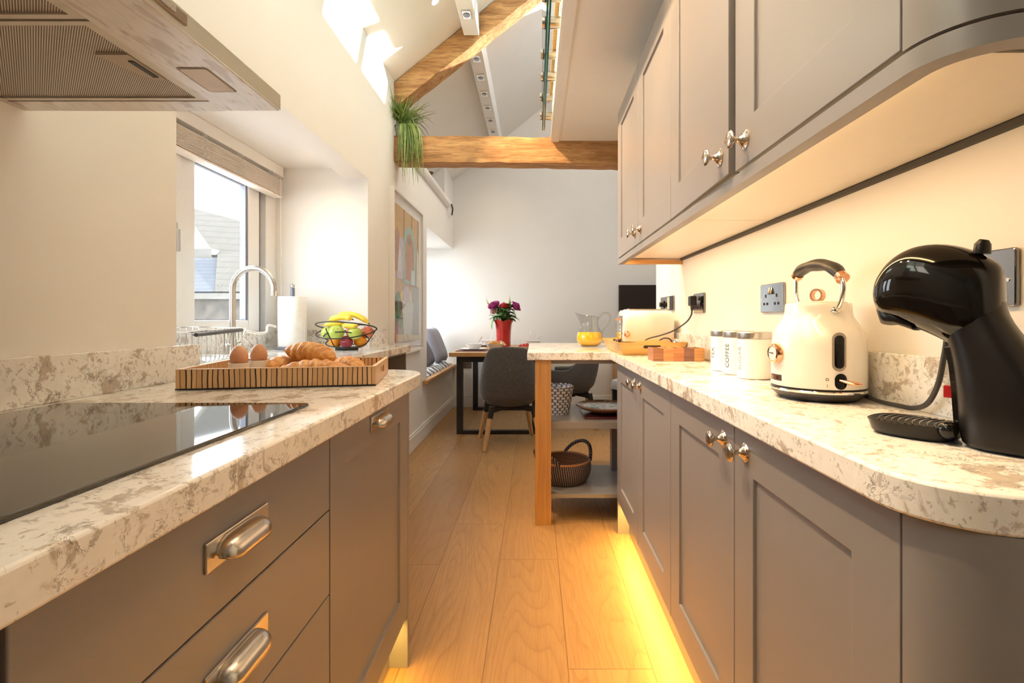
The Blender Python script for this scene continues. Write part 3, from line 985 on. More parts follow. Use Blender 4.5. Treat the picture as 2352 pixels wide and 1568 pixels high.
MB().prism(rrect(-.575, .88, .052, .09, .005), HZ - .0006, HZ + .002).build('light_bezel', plain('dark_bezel', (.28, .23, .20), .5), ho, smooth=False)
b = MB().box(x1 + .002, x1 + .006, .42, .735, HZ + .010, HZ + .026)
cp = b.build('control_panel', plain('button_panel', (.30, .24, .19), .35, .4), ho, smooth=False, bevel=.001)
for k in range(4):
    MB().box(x1 + .006, x1 + .0085, .56 + .04 * k, .588 + .04 * k, HZ + .013, HZ + .023).build('button', M['steel'], cp, smooth=False)
MB().box(x0, -.80, .40, .68, HZ + .03, 2.3).build('chimney', M['steel'], ho, smooth=False)

# ---- downlights in the lower ceiling, and one over the sink
def downlight(x, y, z, e, label, color=SOFT, size=R(95)):
    o = thing('downlight', label, 'downlight', (x, y, z))
    MB().lathe([(.030, 0), (.042, -.002), (.044, -.005), (.030, -.004)], (x, y, z), 24, cap=False).build('ring', M['chrome'], o)
    MB().lathe([(0, -.001), (.029, -.001)], (x, y, z), 20, cap=False).build('lens', M['lamp_glow'], o)
    l = lamp('downlight_lamp', 'SPOT', (x, y, z - .02), e, color, spot_size=size, spot_blend=.6, shadow_soft_size=.03)
    return o
for k, y in enumerate((.7, 1.1, 1.5)):
    downlight(.27, y, 2.397, 8, ('nearest', 'middle', 'farthest')[k] + ' recessed spot of the row in the ceiling under the loft')
rl_ = thing('recess_light', 'small warm light hidden behind the lintel over the sink', 'light', (-1.20, 2.82, 2.03))
MB().cyl((-1.20, 2.82, 2.016), (-1.20, 2.82, 2.0295), .018, seg=20).build('lens', M['lamp_glow'], rl_)
lamp('recess_lamp', 'SPOT', (-1.20, 2.82, 2.008), 2.5, SOFT, spot_size=R(150), spot_blend=.7, shadow_soft_size=.02)
# ------------------------------------------------------------------ peninsula
pw = thing('worktop', 'speckled quartz breakfast bar top carrying the juice jug', 'worktop', (.3, 3.1, ZB))
MB().box(-.042, WR, 2.661, 3.70, ZB, ZT).build('slab', M['quartz'], pw, smooth=False, bevel=.004)
sh = thing('open_shelf_unit', 'open shelf unit on oak posts with two grey shelves under the breakfast bar', 'shelf unit', (.25, 2.95, 0))
MB().box(0, .086, 2.672, 2.758, 0, ZB).build('post', M['oak'], sh, smooth=False, bevel=.002)
MB().box(.0, .086, 3.12, 3.20, 0, ZB).build('post', M['oak'], sh, smooth=False, bevel=.002)
MB().box(.478, .566, 3.12, 3.20, 0, .509).build('back_support', M['cab'], sh, smooth=False, bevel=.002)
MB().box(.086, .60, 2.685, 2.705, .862, ZB).build('rail', M['cab'], sh, smooth=False)
for z, t_ in ((.545, .036), (.158, .022)):
    MB().prism([(.086, 2.70), (.60, 2.70), (.60, 3.24), (.566, 3.24), (.566, 3.12), (.478, 3.12), (.478, 3.24), (.086, 3.24), ], z - t_, z).build('shelf', M['cab'], sh, smooth=False, bevel=.0015)

# ------------------------------------------------------------------ tray with breakfast on the left worktop
def bamboo():
    t = NT('split_bamboo')
    tc = t.n('TexCoord'); sp = t.n('SeparateXYZ'); t.l(tc.outputs['Object'], sp.inputs[0])
    u = t.math('MULTIPLY', t.math('ADD', sp.outputs[0], sp.outputs[1]), 82.0)
    u = t.math('ADD', u, t.math('MULTIPLY', t.noise(t.coord((1, 1, .6)), 18, 2), .55))
    f = t.math('FRACT', u)
    w1 = t.n('TexWhiteNoise', noise_dimensions='1D'); t.l(t.math('FLOOR', u), w1.inputs['W'])
    thr = t.math('ADD', .10, t.math('MULTIPLY', w1.outputs[0], .20))
    m_ = t.math('LESS_THAN', f, thr)
    base = t.ramp(w1.outputs[0], [(0, (.62, .36, .17)), (1, (.74, .47, .24))])
    t.col(t.mix(m_, base, (.030, .020, .018)))
    t.set(rough=.45)
    return t.m
bam = bamboo()
pale = plain('bamboo_edge', (.70, .47, .27), .5, var=.15, vscale=80)
ta = R(10.8)
tr = thing('serving_tray', 'striped bamboo serving tray holding croissants and eggs', 'tray', (-.881, 1.227, ZT + .0005), ta)
W_, D_, H_ = .47, .33, .050
def loc(mb, name, m, par, **k): return mb.build(name, m, par, world=False, **k)
loc(MB().box(.006, W_ - .006, .006, D_ - .006, .002, .008), 'base', pale, tr, smooth=False)
def rim(b):
    """a wall with a dark lower lip"""
    return b
loc(MB().box(0, W_, 0, .009, .001, H_), 'front_wall', bam, tr, smooth=False)
loc(MB().box(0, W_, D_ - .009, D_, .001, H_), 'back_wall', bam, tr, smooth=False)
for x in (0, W_ - .009):
    b = MB()
    b.box(x, x + .009, .009, D_ / 2 - .045, .001, H_).box(x, x + .009, D_ / 2 + .045, D_ - .009, .001, H_)
    b.box(x, x + .009, D_ / 2 - .045, D_ / 2 + .045, .001, .018).box(x, x + .009, D_ / 2 - .045, D_ / 2 + .045, .037, H_)
    loc(b, 'side_wall', bam, tr, smooth=False)
b = MB(); b.ring(0, 0, 0, 0, 0, 0, 0, 0, 0, 0) if False else None
b.box(-.0005, W_ + .0005, -.0005, .0095, H_, H_ + .0018).box(-.0005, W_ + .0005, D_ - .0095, D_ + .0005, H_, H_ + .0018)
b.box(-.0005, .0095, .0095, D_ - .0095, H_, H_ + .0018).box(W_ - .0095, W_ + .0005, .0095, D_ - .0095, H_, H_ + .0018)
loc(b, 'top_edge', pale, tr, smooth=False)
b = MB(); b.box(-.001, W_ + .001, -.001, 0, .0005, .004)
loc(b, 'dark_lip', M['black'], tr, smooth=False)

zt = ZT + .0085
eggm = plain('brown_egg', (.66, .34, .19), .42, var=.06, vscale=90)
M['cup'] = plain('cream_china', (.80, .74, .66), .25, var=.01)
EGG = [(.0, -.029), (.009, -.0275), (.016, -.022), (.0205, -.013), (.022, -.004), (.0215, .005), (.019, .014), (.0145, .022), (.009, .0275), (.004, .0295), (0, .030)]
for k, (x, y) in enumerate(((-.795, 1.345), (-.79, 1.432))):
    c = MB().lathe([(0, 0), (.019, 0), (.021, .002), (.0235, .014), (.0255, .048), (.0252, .050), (.0238, .050), (.0225, .036), (.0, .030)], (x, y, zt), 32)
    single('egg_cup', c, M['cup'], ('cream egg cup holding the nearer egg on the tray', 'cream egg cup holding the egg farther back on the tray')[k], 'egg cup', 'egg cups on the tray')
    e = MB().lathe(EGG, (x, y, zt + .0662), 32)
    single('egg', e, eggm, ('brown boiled egg nearer the viewer in its cup', 'brown boiled egg farther back in its cup')[k], 'egg', 'boiled eggs in cups')

def crust():
    t = NT('croissant_crust')
    v = t.coord()
    n1 = t.noise(v, 55, 5, .6, .8)
    n2 = t.noise(v, 22, 3, .5, .5)
    c = t.ramp(n1, [(.30, (.48, .17, .035)), (.50, (.70, .33, .085)), (.70, (.86, .56, .22))])
    c = t.mix(t.math('MULTIPLY', t.ramp(n2, [(.42, (0, 0, 0)), (.66, (1, 1, 1))]), .5), c, (.55, .22, .05))
    t.col(c); t.set(rough=.38, spec=.5)
    t.bump(n1, .5, .003)
    return t.m
cr_m = crust()
def croissant(loc_, rot, L, r, bend, label, tilt=0.0, seed=0):
    b = MB()
    n, sg = 64, 22
    rings = []
    for i in range(n + 1):
        t = i / n
        s = 2 * t - 1
        seg_ = (t * 7.0) % 1.0
        ridge = 1.0 + .13 * math.sin(PI * min(1, seg_ * 1.25)) ** .7
        rr = r * max(.05, (1 - abs(s) ** 2.1)) ** .62 * ridge
        a = s * bend
        cx = math.sin(a) / max(bend, 1e-3) * L / 2
        cy = (math.cos(a) - 1) / max(bend, 1e-3) * L / 2
        tx, ty = math.cos(a), -math.sin(a)
        ring = []
        for k in range(sg):
            th = 2 * PI * k / sg
            sk = .012 * math.sin(th * 1.0 + seed)
            u, w_ = math.cos(th) * rr, math.sin(th) * rr * .86
            q = Vector((cx + (-ty) * u + tx * sk * .3, cy + tx * u, w_))
            q += Vector((0, 0, 1)) * .0022 * mnoise.noise(q * 90 + Vector((seed, 0, 0)))
            ring.append(q)
        rings.append(ring)
    b.loft(rings)
    o = b.build('croissant', cr_m, None)
    o.location = loc_
    o.rotation_euler = (0, tilt, rot)
    return setp(o, label, 'croissant', 'croissants on the tray')
croissant((-.655, 1.475, .9985), R(-14), .165, .036, .55, 'large golden croissant lying on top of the others', R(9), 1)
croissant((-.745, 1.485, .9610), R(66), .150, .033, .9, 'folded croissant at the left of the pile beside the eggs', 0, 2)
croissant((-.605, 1.395, .9590), R(4), .205, .031, .45, 'long croissant along the front wall of the tray', 0, 3)
croissant((-.560, 1.515, .9590), R(-35), .150, .030, .7, 'croissant at the right back under the top one', 0, 4)

# ------------------------------------------------------------------ fruit basket
fbx, fby = -1.085, 2.885
fb = thing('fruit_basket', 'black wire spiral basket full of fruit in the window recess', 'fruit basket', (fbx, fby, ZT))
MB().lathe([(0, 0), (.062, 0), (.064, .004), (.062, .010), (0, .011)], (fbx, fby, ZT + .001), 32).build('base', M['black'], fb)
def wire_ring(r, z, tilt, roll, name):
    pts = []
    for i in range(56):
        a = 2 * PI * i / 56
        pts.append((fbx + r * math.cos(a), fby + r * math.sin(a), z - tilt * math.sin(a) + roll * math.cos(a)))
    return MB().tube(pts, .0033, 8, closed=True).build(name, M['black'], fb)
wire_ring(.166, 1.056, .030, -.004, 'wire_loop')
wire_ring(.163, 1.030, -.036, .004, 'wire_loop')
wire_ring(.122, .990, .040, .003, 'wire_loop')
wire_ring(.112, .966, -.022, -.006, 'wire_loop')
for a in (R(20), R(140), R(250)):
    p = [(fbx + r * math.cos(a), fby + r * math.sin(a), z) for r, z in ((.05, ZT + .009), (.095, .945), (.125, .985), (.155, 1.03), (.165, 1.052))]
    MB().tube(catmull(p, 4), .0028, 8).build('stay', M['black'], fb)
def apple_mb(r=.039):
    pr = []
    for i in range(17):
        a = -PI / 2 + PI * i / 16
        k = 1 + .06 * math.sin(a)
        rr = math.cos(a) * k
        z = math.sin(a) * .92
        if i >= 14: z -= .10 * (i - 13) ** 1.2 / 3
        pr.append((max(0, r * rr), r * z))
    return MB().lathe(pr, seg=28)
def fruit_mat(name, a, b_, sc__=14, rough=.25):
    t = NT(name); n = t.noise(t.coord(), sc__, 3, .5, .3)
    t.col(t.ramp(n, [(.35, a), (.65, b_)])); t.set(rough=rough, spec=.5); return t.m
gm = fruit_mat('green_apple_skin', (.36, .52, .06), (.55, .66, .14))
rm = fruit_mat('red_apple_skin', (.50, .06, .05), (.72, .26, .12))
pm = fruit_mat('plum_skin', (.30, .02, .05), (.42, .06, .07))
om = plain('orange_peel', (.90, .36, .015), .42, var=.05, bump=.5, bscale=420)
stemm = plain('stalk_brown', (.12, .07, .03), .7)
def apple(x, y, z, m, label, r=.039, rx=0, ry=0, cat='apple', group=None):
    o = apple_mb(r).build('apple' if cat == 'apple' else cat, m, None)
    o.location = (x, y, z); o.rotation_euler = (rx, ry, 0)
    ORG[o.name] = Vector((0, 0, 0))
    s = MB().tube([(0, 0, r * .66), (.002, .001, r * .85), (.005, .002, r * 1.06)], .0014, 6).build('stem', stemm, o, world=False)
    return setp(o, label, cat, group)
apple(fbx - .098, fby - .020, 1.022, gm, 'green apple at the left edge of the fruit basket', group='apples in the fruit basket')
apple(fbx - .025, fby - .085, 1.026, gm, 'green apple turned to show its stalk at the front of the basket', .041, R(48), R(35), group='apples in the fruit basket')
apple(fbx + .072, fby - .068, 1.020, gm, 'green apple right of centre in the basket under the banana tips', .038, R(10), group='apples in the fruit basket')
apple(fbx + .112, fby + .010, 1.026, rm, 'reddish apple at the right edge of the fruit basket', .037, R(20), R(-20), group='apples in the fruit basket')
apple(fbx + .018, fby - .050, .972, pm, 'dark red apple low at the front of the basket between the oranges', .036, R(70), cat='apple', group='apples in the fruit basket')
apple(fbx + .010, fby + .060, 1.022, rm, 'red apple at the middle of the basket behind the green ones', .036, group='apples in the fruit basket')
for k, (dx, dy, lb) in enumerate(((-.058, -.018, 'orange low on the left inside the wire basket'), (.076, .005, 'orange low on the right inside the wire basket'))):
    o = MB().sphere((0, 0, 0), .037, 24, (1, 1, .94)).build('orange', om, None)
    o.location = (fbx + dx, fby + dy, .974)
    ORG[o.name] = Vector((0, 0, 0))
    MB().sphere((0, 0, .0345), .003, 8).build('stem_scar', stemm, o, world=False)
    setp(o, lb, 'orange', 'oranges in the fruit basket')
ban = fruit_mat('banana_skin', (.83, .58, .03), (.92, .72, .10), 20, .4)
bend_m = plain('banana_tip', (.10, .08, .02), .6)
def banana(pts, label, r=.0165):
    p = catmull(pts, 7)
    n = len(p)
    rad = [r * max(.22, min(1, 4.2 * min(i / n + .03, 1 - i / n + .02))) for i in range(n)]
    o = MB().tube(p, rad, 7).build('banana', ban, None, angle=70)
    ORG[o.name] = Vector((0, 0, 0))
    e = Vector(p[-1]); d = (e - Vector(p[-3])).normalized()
    MB().tube([e - d * .002, e + d * .008], [.0046, .0034], 7).build('tip', bend_m, o, world=False)
    return setp(o, label, 'banana', 'bananas on top of the basket')
banana([(fbx - .090, fby - .030, 1.093), (fbx - .062, fby - .035, 1.106), (fbx - .010, fby - .045, 1.112), (fbx + .030, fby - .052, 1.108), (fbx + .052, fby - .055, 1.100)], 'front banana of the upper pair with its dark tip at centre')
banana([(fbx - .075, fby + .008, 1.108), (fbx - .025, fby + .004, 1.128), (fbx + .040, fby - .002, 1.126), (fbx + .095, fby - .008, 1.103), (fbx + .130, fby - .012, 1.076)], 'longest banana on top reaching to the right')
banana([(fbx - .120, fby - .025, 1.064), (fbx - .085, fby - .035, 1.074), (fbx - .040, fby - .040, 1.076), (fbx + .010, fby - .035, 1.066)], 'pale banana at the lower left under the upper pair')
banana([(fbx + .000, fby - .072, 1.066), (fbx + .030, fby - .078, 1.062), (fbx + .062, fby - .080, 1.060), (fbx + .092, fby - .076, 1.066)], 'short banana hanging low in front of the apples', .0145)

# ------------------------------------------------------------------ paper towel, tap, dish rack
px_, py_ = -1.42, 2.93
ph = thing('paper_towel_holder', 'grey paper towel stand with a steel finial by the recess wall', 'towel holder', (px_, py_, ZT))
gp = plain('blue_grey_metal', (.17, .18, .22), .4)
MB().lathe([(0, 0), (.088, 0), (.09, .003), (.09, .012), (.087, .015), (0, .015)], (px_, py_, ZT + .0005), 40).build('base', gp, ph)
MB().cyl((px_, py_, ZT + .014), (px_, py_, 1.283), .013, seg=20).build('pole', gp, ph)
MB().sphere((px_, py_, 1.295), .015, 18).build('finial', M['chrome'], ph)
b = MB().lathe([(.016, 0), (.076, 0), (.077, .002), (.077, .286), (.075, .289), (.017, .289), (.016, .287)], (px_, py_, ZT + .017), 40, cap=False)
b.quad([(px_ + .040, py_ - .0668, ZT + .06), (px_ + .0785, py_ - .010, ZT + .20), (px_ + .0785, py_ - .012, ZT + .018), (px_ + .045, py_ - .066, ZT + .018)])
single('paper_towel_roll', b, M['paper'], 'thick white paper towel roll on the grey stand', 'paper towel')

tx, ty_ = -1.45, 2.40
tp = thing('kitchen_tap', 'brushed steel swan-neck kitchen tap in front of the window', 'tap', (tx, ty_, ZT))
MB().lathe([(.0, 0), (.026, 0), (.026, .012), (.021, .02), (.019, .08), (0, .08)], (tx, ty_, ZT), 24).build('base', M['steel'], tp)
pts = [(tx, ty_, ZT + .07), (tx, ty_, 1.10), (tx, ty_, 1.245)]
pts += [(tx + .1 - .1 * math.cos(R(a)), ty_, 1.245 + .1 * math.sin(R(a))) for a in range(12, 181, 12)]
pts += [(tx + .2005, ty_, 1.225)]
MB().tube(pts, .0135, 18).build('spout', M['steel'], tp)
MB().cyl((tx + .2, ty_, 1.213), (tx + .2, ty_, 1.236), .0145, seg=20).build('aerator', M['chrome'], tp)
for s in (-1, 1):
    l_ = MB().tube([(tx, ty_ + s * .018, ZT + .055), (tx + .004, ty_ + s * .055, ZT + .062)], [.009, .010], 14).build('lever_boss', M['chrome'], tp)
    MB().tube([(tx + .004, ty_ + s * .052, ZT + .062), (tx + .02, ty_ + s * .062, ZT + .10), (tx + .028, ty_ + s * .066, ZT + .125)], [.006, .005, .004], 10).build('lever', M['chrome'], l_)

dr = thing('dish_rack', 'chrome wire dish rack with a dark grey bar beside the tap', 'dish rack', (-1.35, 2.05, ZT))
A0, A1 = Vector((-1.225, 1.78, 1.055)), Vector((-1.335, 2.28, 1.060))
B0, B1 = Vector((-1.50, 1.76, 1.064)), Vector((-1.52, 2.26, 1.066))
w_ = MB()
def wire(*p, r=.0022): w_.tube([Vector(q) for q in p], r, 6)
dn_ = Vector((0, 0, -.125))
ax = (A1 - A0).normalized()
wire(A0 - ax * .03, A1 + ax * .05, r=.0028); wire(A0 + Vector((0, 0, -.012)), A1 + Vector((0, 0, -.012)))
wire(B0, B1, r=.0028); wire(B0, A0); wire(B1, A1)
wire(A0 + dn_, A1 + dn_); wire(B0 + dn_, B1 + dn_); wire(A0 + dn_, B0 + dn_); wire(A1 + dn_, B1 + dn_)
for k in range(13):
    a = A0.lerp(A1, k / 12); c = B0.lerp(B1, k / 12)
    wire(a, a + dn_ * .92, a + dn_ + (c - a) * .04, c + dn_ + (a - c) * .04, c + dn_ * .92, c)
for k in range(1, 5):
    wire(A0.lerp(B0, k / 5), A0.lerp(B0, k / 5) + dn_); wire(A1.lerp(B1, k / 5), A1.lerp(B1, k / 5) + dn_)
w_.build('wire_frame', M['chrome'], dr)
MB().tube([A0 + ax * .03 + Vector((.006, 0, -.012)), A1 - ax * .02 + Vector((.006, 0, -.008))], .0075, 10).build('grip_bar', M['rubber'], dr)
br = MB().tube(catmull([(-1.335, 2.33, 1.045), (-1.36, 2.47, 1.030), (-1.385, 2.58, 1.035), (-1.395, 2.61, 1.062), (-1.40, 2.64, 1.068), (-1.41, 2.72, 1.060)], 5), .006, 10)
single('dish_brush', br, M['white'], 'white dish brush handle sticking out of the wire rack', 'brush')

# ------------------------------------------------------------------ blind
bd = thing('slatted_blind', 'cream slatted blind pulled up below a white headbox at the kitchen window', 'blind', (-1.54, 2.3, 1.95))
MB().box(-1.606, -1.540, 1.44, 3.068, 1.967, 2.0295).build('headbox', M['trim'], bd, smooth=False, bevel=.003)
sm = plain('cream_slat', (.92, .84, .75), .45, var=.02)
for k in range(15):
    z = 1.845 + .0062 * k
    MB().hexa([(-1.585, 1.45, z), (-1.532, 1.45, z + .004), (-1.532, 3.03, z + .004), (-1.585, 3.03, z),
               (-1.585, 1.45, z + .0026), (-1.532, 1.45, z + .0066), (-1.532, 3.03, z + .0066), (-1.585, 3.03, z + .0026)]).build('slat', sm, bd, smooth=False)
MB().box(-1.588, -1.529, 1.45, 3.032, 1.833, 1.843).build('bottom_rail', sm, bd, smooth=False, bevel=.003)
cm = plain('blind_cord', (.84, .78, .70), .8)
for y in (2.32, 2.62, 2.93):
    c = MB()
    for d in (-.010, .010):
        p = [(-1.5265 + .0035 * math.sin(k * 2.3 + d * 300), y + d + .008 * math.sin(k * 1.9 + d * 120), 1.965 - k * .0085) for k in range(17)]
        c.tube(p, .0011, 5)
    c.build('ladder_cord', cm, bd)
c = MB()
for y in (2.32, 2.62, 2.93): c.cyl((-1.558, y, 1.93), (-1.558, y, 1.975), .0012, seg=6)
c.build('lift_cord', cm, bd)
c = MB().tube(catmull([(-1.524, 2.995, 1.97), (-1.523, 3.0, 1.5), (-1.520, 3.0, 1.12), (-1.50, 2.99, 1.06), (-1.45, 2.90, .985), (-1.43, 2.80, .955)], 6), .0016, 6)
c.build('pull_cord', cm, bd)
MB().lathe([(.002, .03), (.006, .02), (.007, .004), (.004, 0), (0, 0)], (-1.521, 3.0, 1.085), 12).build('acorn', cm, bd)

# ------------------------------------------------------------------ trailing plant on the beam
pl = thing('potted_plant', 'trailing green plant in a white pot on the old beam', 'plant', (-.99, 3.735, 2.443))
b = MB().lathe([(0, 0), (.040, 0), (.044, .004), (.056, .09), (.057, .094), (.052, .094), (.048, .080), (0, .078)], (-.99, 3.735, 2.443), 30)
b.build('pot', M['white'], pl)
ring_pts = [(-.99 + .0545 * math.cos(R(a)), 3.735 + .0545 * math.sin(R(a)), 2.443 + .078 + .012 * math.sin(R(a * 1 + 250))) for a in range(0, 360, 12)]
MB().tube(ring_pts, .0018, 6, closed=True).build('painted_line', M['ink'], pl)
def leaf_mat(name, a, b_):
    t = NT(name); n = t.noise(t.coord(), 30, 2)
    t.col(t.ramp(n, [(.35, a), (.65, b_)])); t.set(rough=.5); return t.m
lf = [leaf_mat('leaf_bright', (.20, .30, .06), (.40, .48, .16)), leaf_mat('leaf_dark', (.10, .19, .04), (.20, .31, .08))]
rnd = random.Random(5)
fol = MB()
def blade(p, wdt, mi):
    """a narrow folded leaf along the points"""
    fol.mi = mi
    n = len(p)
    fol.tube(p, [wdt * max(.12, math.sin(PI * min(.98, (i + .6) / n))) for i in range(n)], 4, flat=(1, .35))
for k in range(210):
    a = rnd.uniform(-.15, 1.15) * PI - PI / 2 if k % 3 else rnd.uniform(0, 2 * PI)
    x0, y0 = -.99 + rnd.uniform(-.03, .035), 3.735 + rnd.uniform(-.03, .03)
    hgt = rnd.uniform(.05, .17); out = rnd.uniform(.03, .25)
    dx, dy = math.cos(a), math.sin(a)
    droop = rnd.uniform(-.02, .16) if k % 2 else rnd.uniform(-.10, .02)
    p = bez((x0, y0, 2.53), (x0 + dx * out * .2, y0 + dy * out * .2, 2.53 + hgt * .7), (x0 + dx * out * .7, y0 + dy * out * .7, 2.53 + hgt), (x0 + dx * out, y0 + dy * out, 2.53 + hgt - droop), 7)
    p = [Vector((max(q.x, -1.022), q.y, q.z)) for q in p]
    blade(p, rnd.uniform(.004, .0068), k % 2)
for k in range(64):                       # strands hanging in front of the beam
    x0 = -.945 + rnd.uniform(-.03, .13); y0 = 3.64 - rnd.uniform(.0, .035)
    L = rnd.uniform(.16, .44)
    p = bez((-.98, 3.70, 2.535), (x0, y0 + .02, 2.56), (x0 + rnd.uniform(-.03, .03), y0, 2.46), (x0 + rnd.uniform(-.04, .05), y0 + rnd.uniform(-.02, .01), 2.50 - L), 10)
    blade(p, rnd.uniform(.0038, .0062), k % 2)
fol.build('foliage', lf, pl, merge=False)

# ------------------------------------------------------------------ picture on the wall
pc = thing('framed_picture', 'tall white-framed still life painting on the left wall', 'picture', (WL, 4.0, 1.42))
py0, py1, pz0, pz1 = 3.53, 4.475, .83, 2.045
MB().ring(WL, WL + .035, py0, py1, pz0, pz1, .022, .022, .022, .022).build('frame', M['trim'], pc, smooth=False, bevel=.002)
MB().box(WL + .001, WL + .012, py0 + .02, py1 - .02, pz0 + .02, pz1 - .02).build('mount', plain('cream_mount', (.84, .82, .77), .8), pc, smooth=False)
def paint(name, a, b_, s=12):
    t = NT(name); n = t.noise(t.coord((1, 1, .7)), s, 5, .65, 1.2)
    t.col(t.ramp(n, [(.35, a), (.65, b_)])); t.set(rough=.8); t.bump(n, .2, .001); return t.m
P = [paint('paint_ochre', (.60, .34, .06), (.70, .44, .12)), paint('paint_tan', (.50, .36, .22), (.62, .45, .29)), paint('paint_grey', (.36, .41, .42), (.46, .50, .50)),
     paint('paint_mint', (.22, .42, .34), (.45, .60, .50)), paint('paint_rust', (.42, .17, .07), (.56, .26, .12)), paint('paint_violet', (.50, .44, .58), (.66, .60, .66)),
     paint('paint_ice', (.58, .66, .66), (.72, .78, .76), 40), paint('paint_green', (.07, .20, .10), (.20, .40, .22)), paint('paint_yellow', (.72, .58, .12), (.80, .70, .30)),
     paint('paint_cream', (.66, .60, .42), (.76, .70, .52)), paint('paint_umber', (.25, .14, .07), (.36, .22, .12))]
ay0, ay1, az0, az1 = 3.63, 4.385, .93, 1.95
art = MB(); lay = [0]
def shape(poly, mi, d=0.0):
    lay[0] += 1
    art.mi = mi
    x = WL + .0125 + .0004 * lay[0]
    art._f([art.bm.verts.new((x, ay0 + u * (ay1 - ay0), az0 + v * (az1 - az0))) for u, v in poly])
def oval(cu, cv, ru, rv, n=28): return [(cu + ru * math.cos(2 * PI * i / n), cv + rv * math.sin(2 * PI * i / n)) for i in range(n)]
shape([(0, 0), (1, 0), (1, 1), (0, 1)], 1)
shape([(0, .50), (1, .48), (1, 1), (0, 1)], 0)
shape([(0, 0), (1, 0), (1, .42), (.72, .44), (.62, .10), (0, .22)], 2)
for u in (.30, .62, .90):
    shape([(u, .55), (u + .05, .55), (u + .06, 1), (u + .01, 1)], 10)
shape([(0, .52), (.22, .50), (.20, .76), (.10, .84), (0, .80)], 4)
shape([(.06, .47), (.28, .46), (.33, .76), (.16, .78)], 5)
shape([(.11, .52), (.20, .52), (.22, .68), (.13, .68)], 6)
shape([(.30, .44), (.82, .44)] + [(.56 + .27 * math.cos(R(a)), .70 + .20 * math.sin(R(a))) for a in range(0, 181, 12)], 3)
shape([(.38, .47), (.74, .47)] + [(.56 + .19 * math.cos(R(a)), .66 + .18 * math.sin(R(a))) for a in range(0, 181, 12)], 4)
shape(oval(.54, .78, .10, .03), 10)
shape([(.60, .44), (.78, .44), (.76, .56), (.62, .56)], 6)
shape([(.84, .44), (1, .42), (.98, .70), (.86, .76)], 9)
shape(oval(.10, .27, .11, .10, 9), 7)
shape(oval(.24, .34, .07, .045, 9), 8)
shape(oval(.42, .33, .15, .10, 12), 5)
shape(oval(.58, .34, .06, .06, 9), 9)
shape([(.30, .02), (.62, .02), (.70, .30), (.22, .30)], 6)
shape([(.0, .0), (1, 0), (1, .03), (0, .06)], 9)
art.build('painting', P, pc, smooth=False, merge=False)
MB().box(WL + .026, WL + .028, py0 + .022, py1 - .022, pz0 + .022, pz1 - .022).build('glazing', M['glass'], pc, smooth=False)

# ------------------------------------------------------------------ cushions on the bench
def cushion(w, h, t, m, name, label, cat, loc_, rot, group=None):
    b = MB(); n = 14
    def P_(i, j, s):
        u, v = -1 + 2 * i / n, -1 + 2 * j / n
        edge = (1 - u ** 4) * (1 - v ** 4)
        pin = 1 - .06 * (1 - abs(u)) * 0 - .05 * (abs(u) * abs(v)) * -1 - .05
        return (u * w / 2 * (1 - .05 * (1 - v * v)), s * t / 2 * max(0, edge) ** .45, v * h / 2 * (1 - .05 * (1 - u * u)))
    for s in (-1, 1):
        g_ = [[b.bm.verts.new(P_(i, j, s)) for j in range(n + 1)] for i in range(n + 1)]
        for i in range(n):
            for j in range(n):
                b._f([g_[i][j], g_[i + 1][j], g_[i + 1][j + 1], g_[i][j + 1]])
    o = b.build(name, m, None, angle=80)
    o.location = loc_
    o.rotation_euler = rot
    return setp(o, label, cat, group)
fg = plain('grey_linen', (.30, .30, .345), .9, var=.10, vscale=120, bump=.3, bscale=500)
fg2 = plain('dark_grey_linen', (.16, .155, .185), .9, var=.10, vscale=120, bump=.3, bscale=500)
cushion(.44, .44, .15, fg, 'cushion', 'light grey square cushion at the far end of the window seat', 'cushion', (-1.18, 5.92, .80), (R(-22), 0, R(86)))
cushion(.40, .40, .14, fg2, 'cushion', 'dark grey cushion leaning in front of the light grey one', 'cushion', (-1.22, 5.42, .775), (R(-26), 0, R(92)))
def ticking():
    t = NT('blue_ticking')
    tc = t.n('TexCoord'); sp = t.n('SeparateXYZ'); t.l(tc.outputs['Object'], sp.inputs[0])
    f = t.math('FRACT', t.math('MULTIPLY', t.math('ADD', sp.outputs[1], t.math('MULTIPLY', t.noise(t.coord(), 7, 2), .03)), 14.0))
    m_ = t.ramp(f, [(.0, (.80, .80, .78)), (.52, (.80, .80, .78)), (.56, (.10, .14, .20)), (.96, (.12, .16, .22))])
    t.col(m_); t.set(rough=.9); return t.m
b = MB(); nx, ny = 10, 46
gv = {}
for i in range(nx + 1):
    for j in range(ny + 1):
        u, v = i / nx, j / ny
        e = (1 - (2 * u - 1) ** 6) * (1 - (2 * v - 1) ** 8)
        z = .541 + .012 + .045 * max(0, e) ** .6 * (1 + .25 * math.sin(v * 60 + u * 3) * (abs(2 * u - 1) ** 2)) - .012 * math.exp(-((v - .55) / .03) ** 2)
        gv[i, j] = b.bm.verts.new((-1.55 + u * .51 + .006 * math.sin(v * 70) * (u > .8), 4.84 + v * 1.36, z))
for i in range(nx):
    for j in range(ny):
        b._f([gv[i, j], gv[i + 1, j], gv[i + 1, j + 1], gv[i, j + 1]])
bt_ = [b.bm.verts.new((x, y, .5405)) for x, y in ((-1.55, 4.84), (-1.04, 4.84), (-1.04, 6.20), (-1.55, 6.20))]
edge = [gv[i, 0] for i in range(nx + 1)] + [gv[nx, j] for j in range(1, ny + 1)] + [gv[i, ny] for i in range(nx - 1, -1, -1)] + [gv[0, j] for j in range(ny - 1, 0, -1)]
low = [b.bm.verts.new((v.co.x, v.co.y, .5405)) for v in edge]
for k in range(len(edge)):
    j = (k + 1) % len(edge)
    b._f([edge[k], edge[j], low[j], low[k]])
b._f(low[::-1])
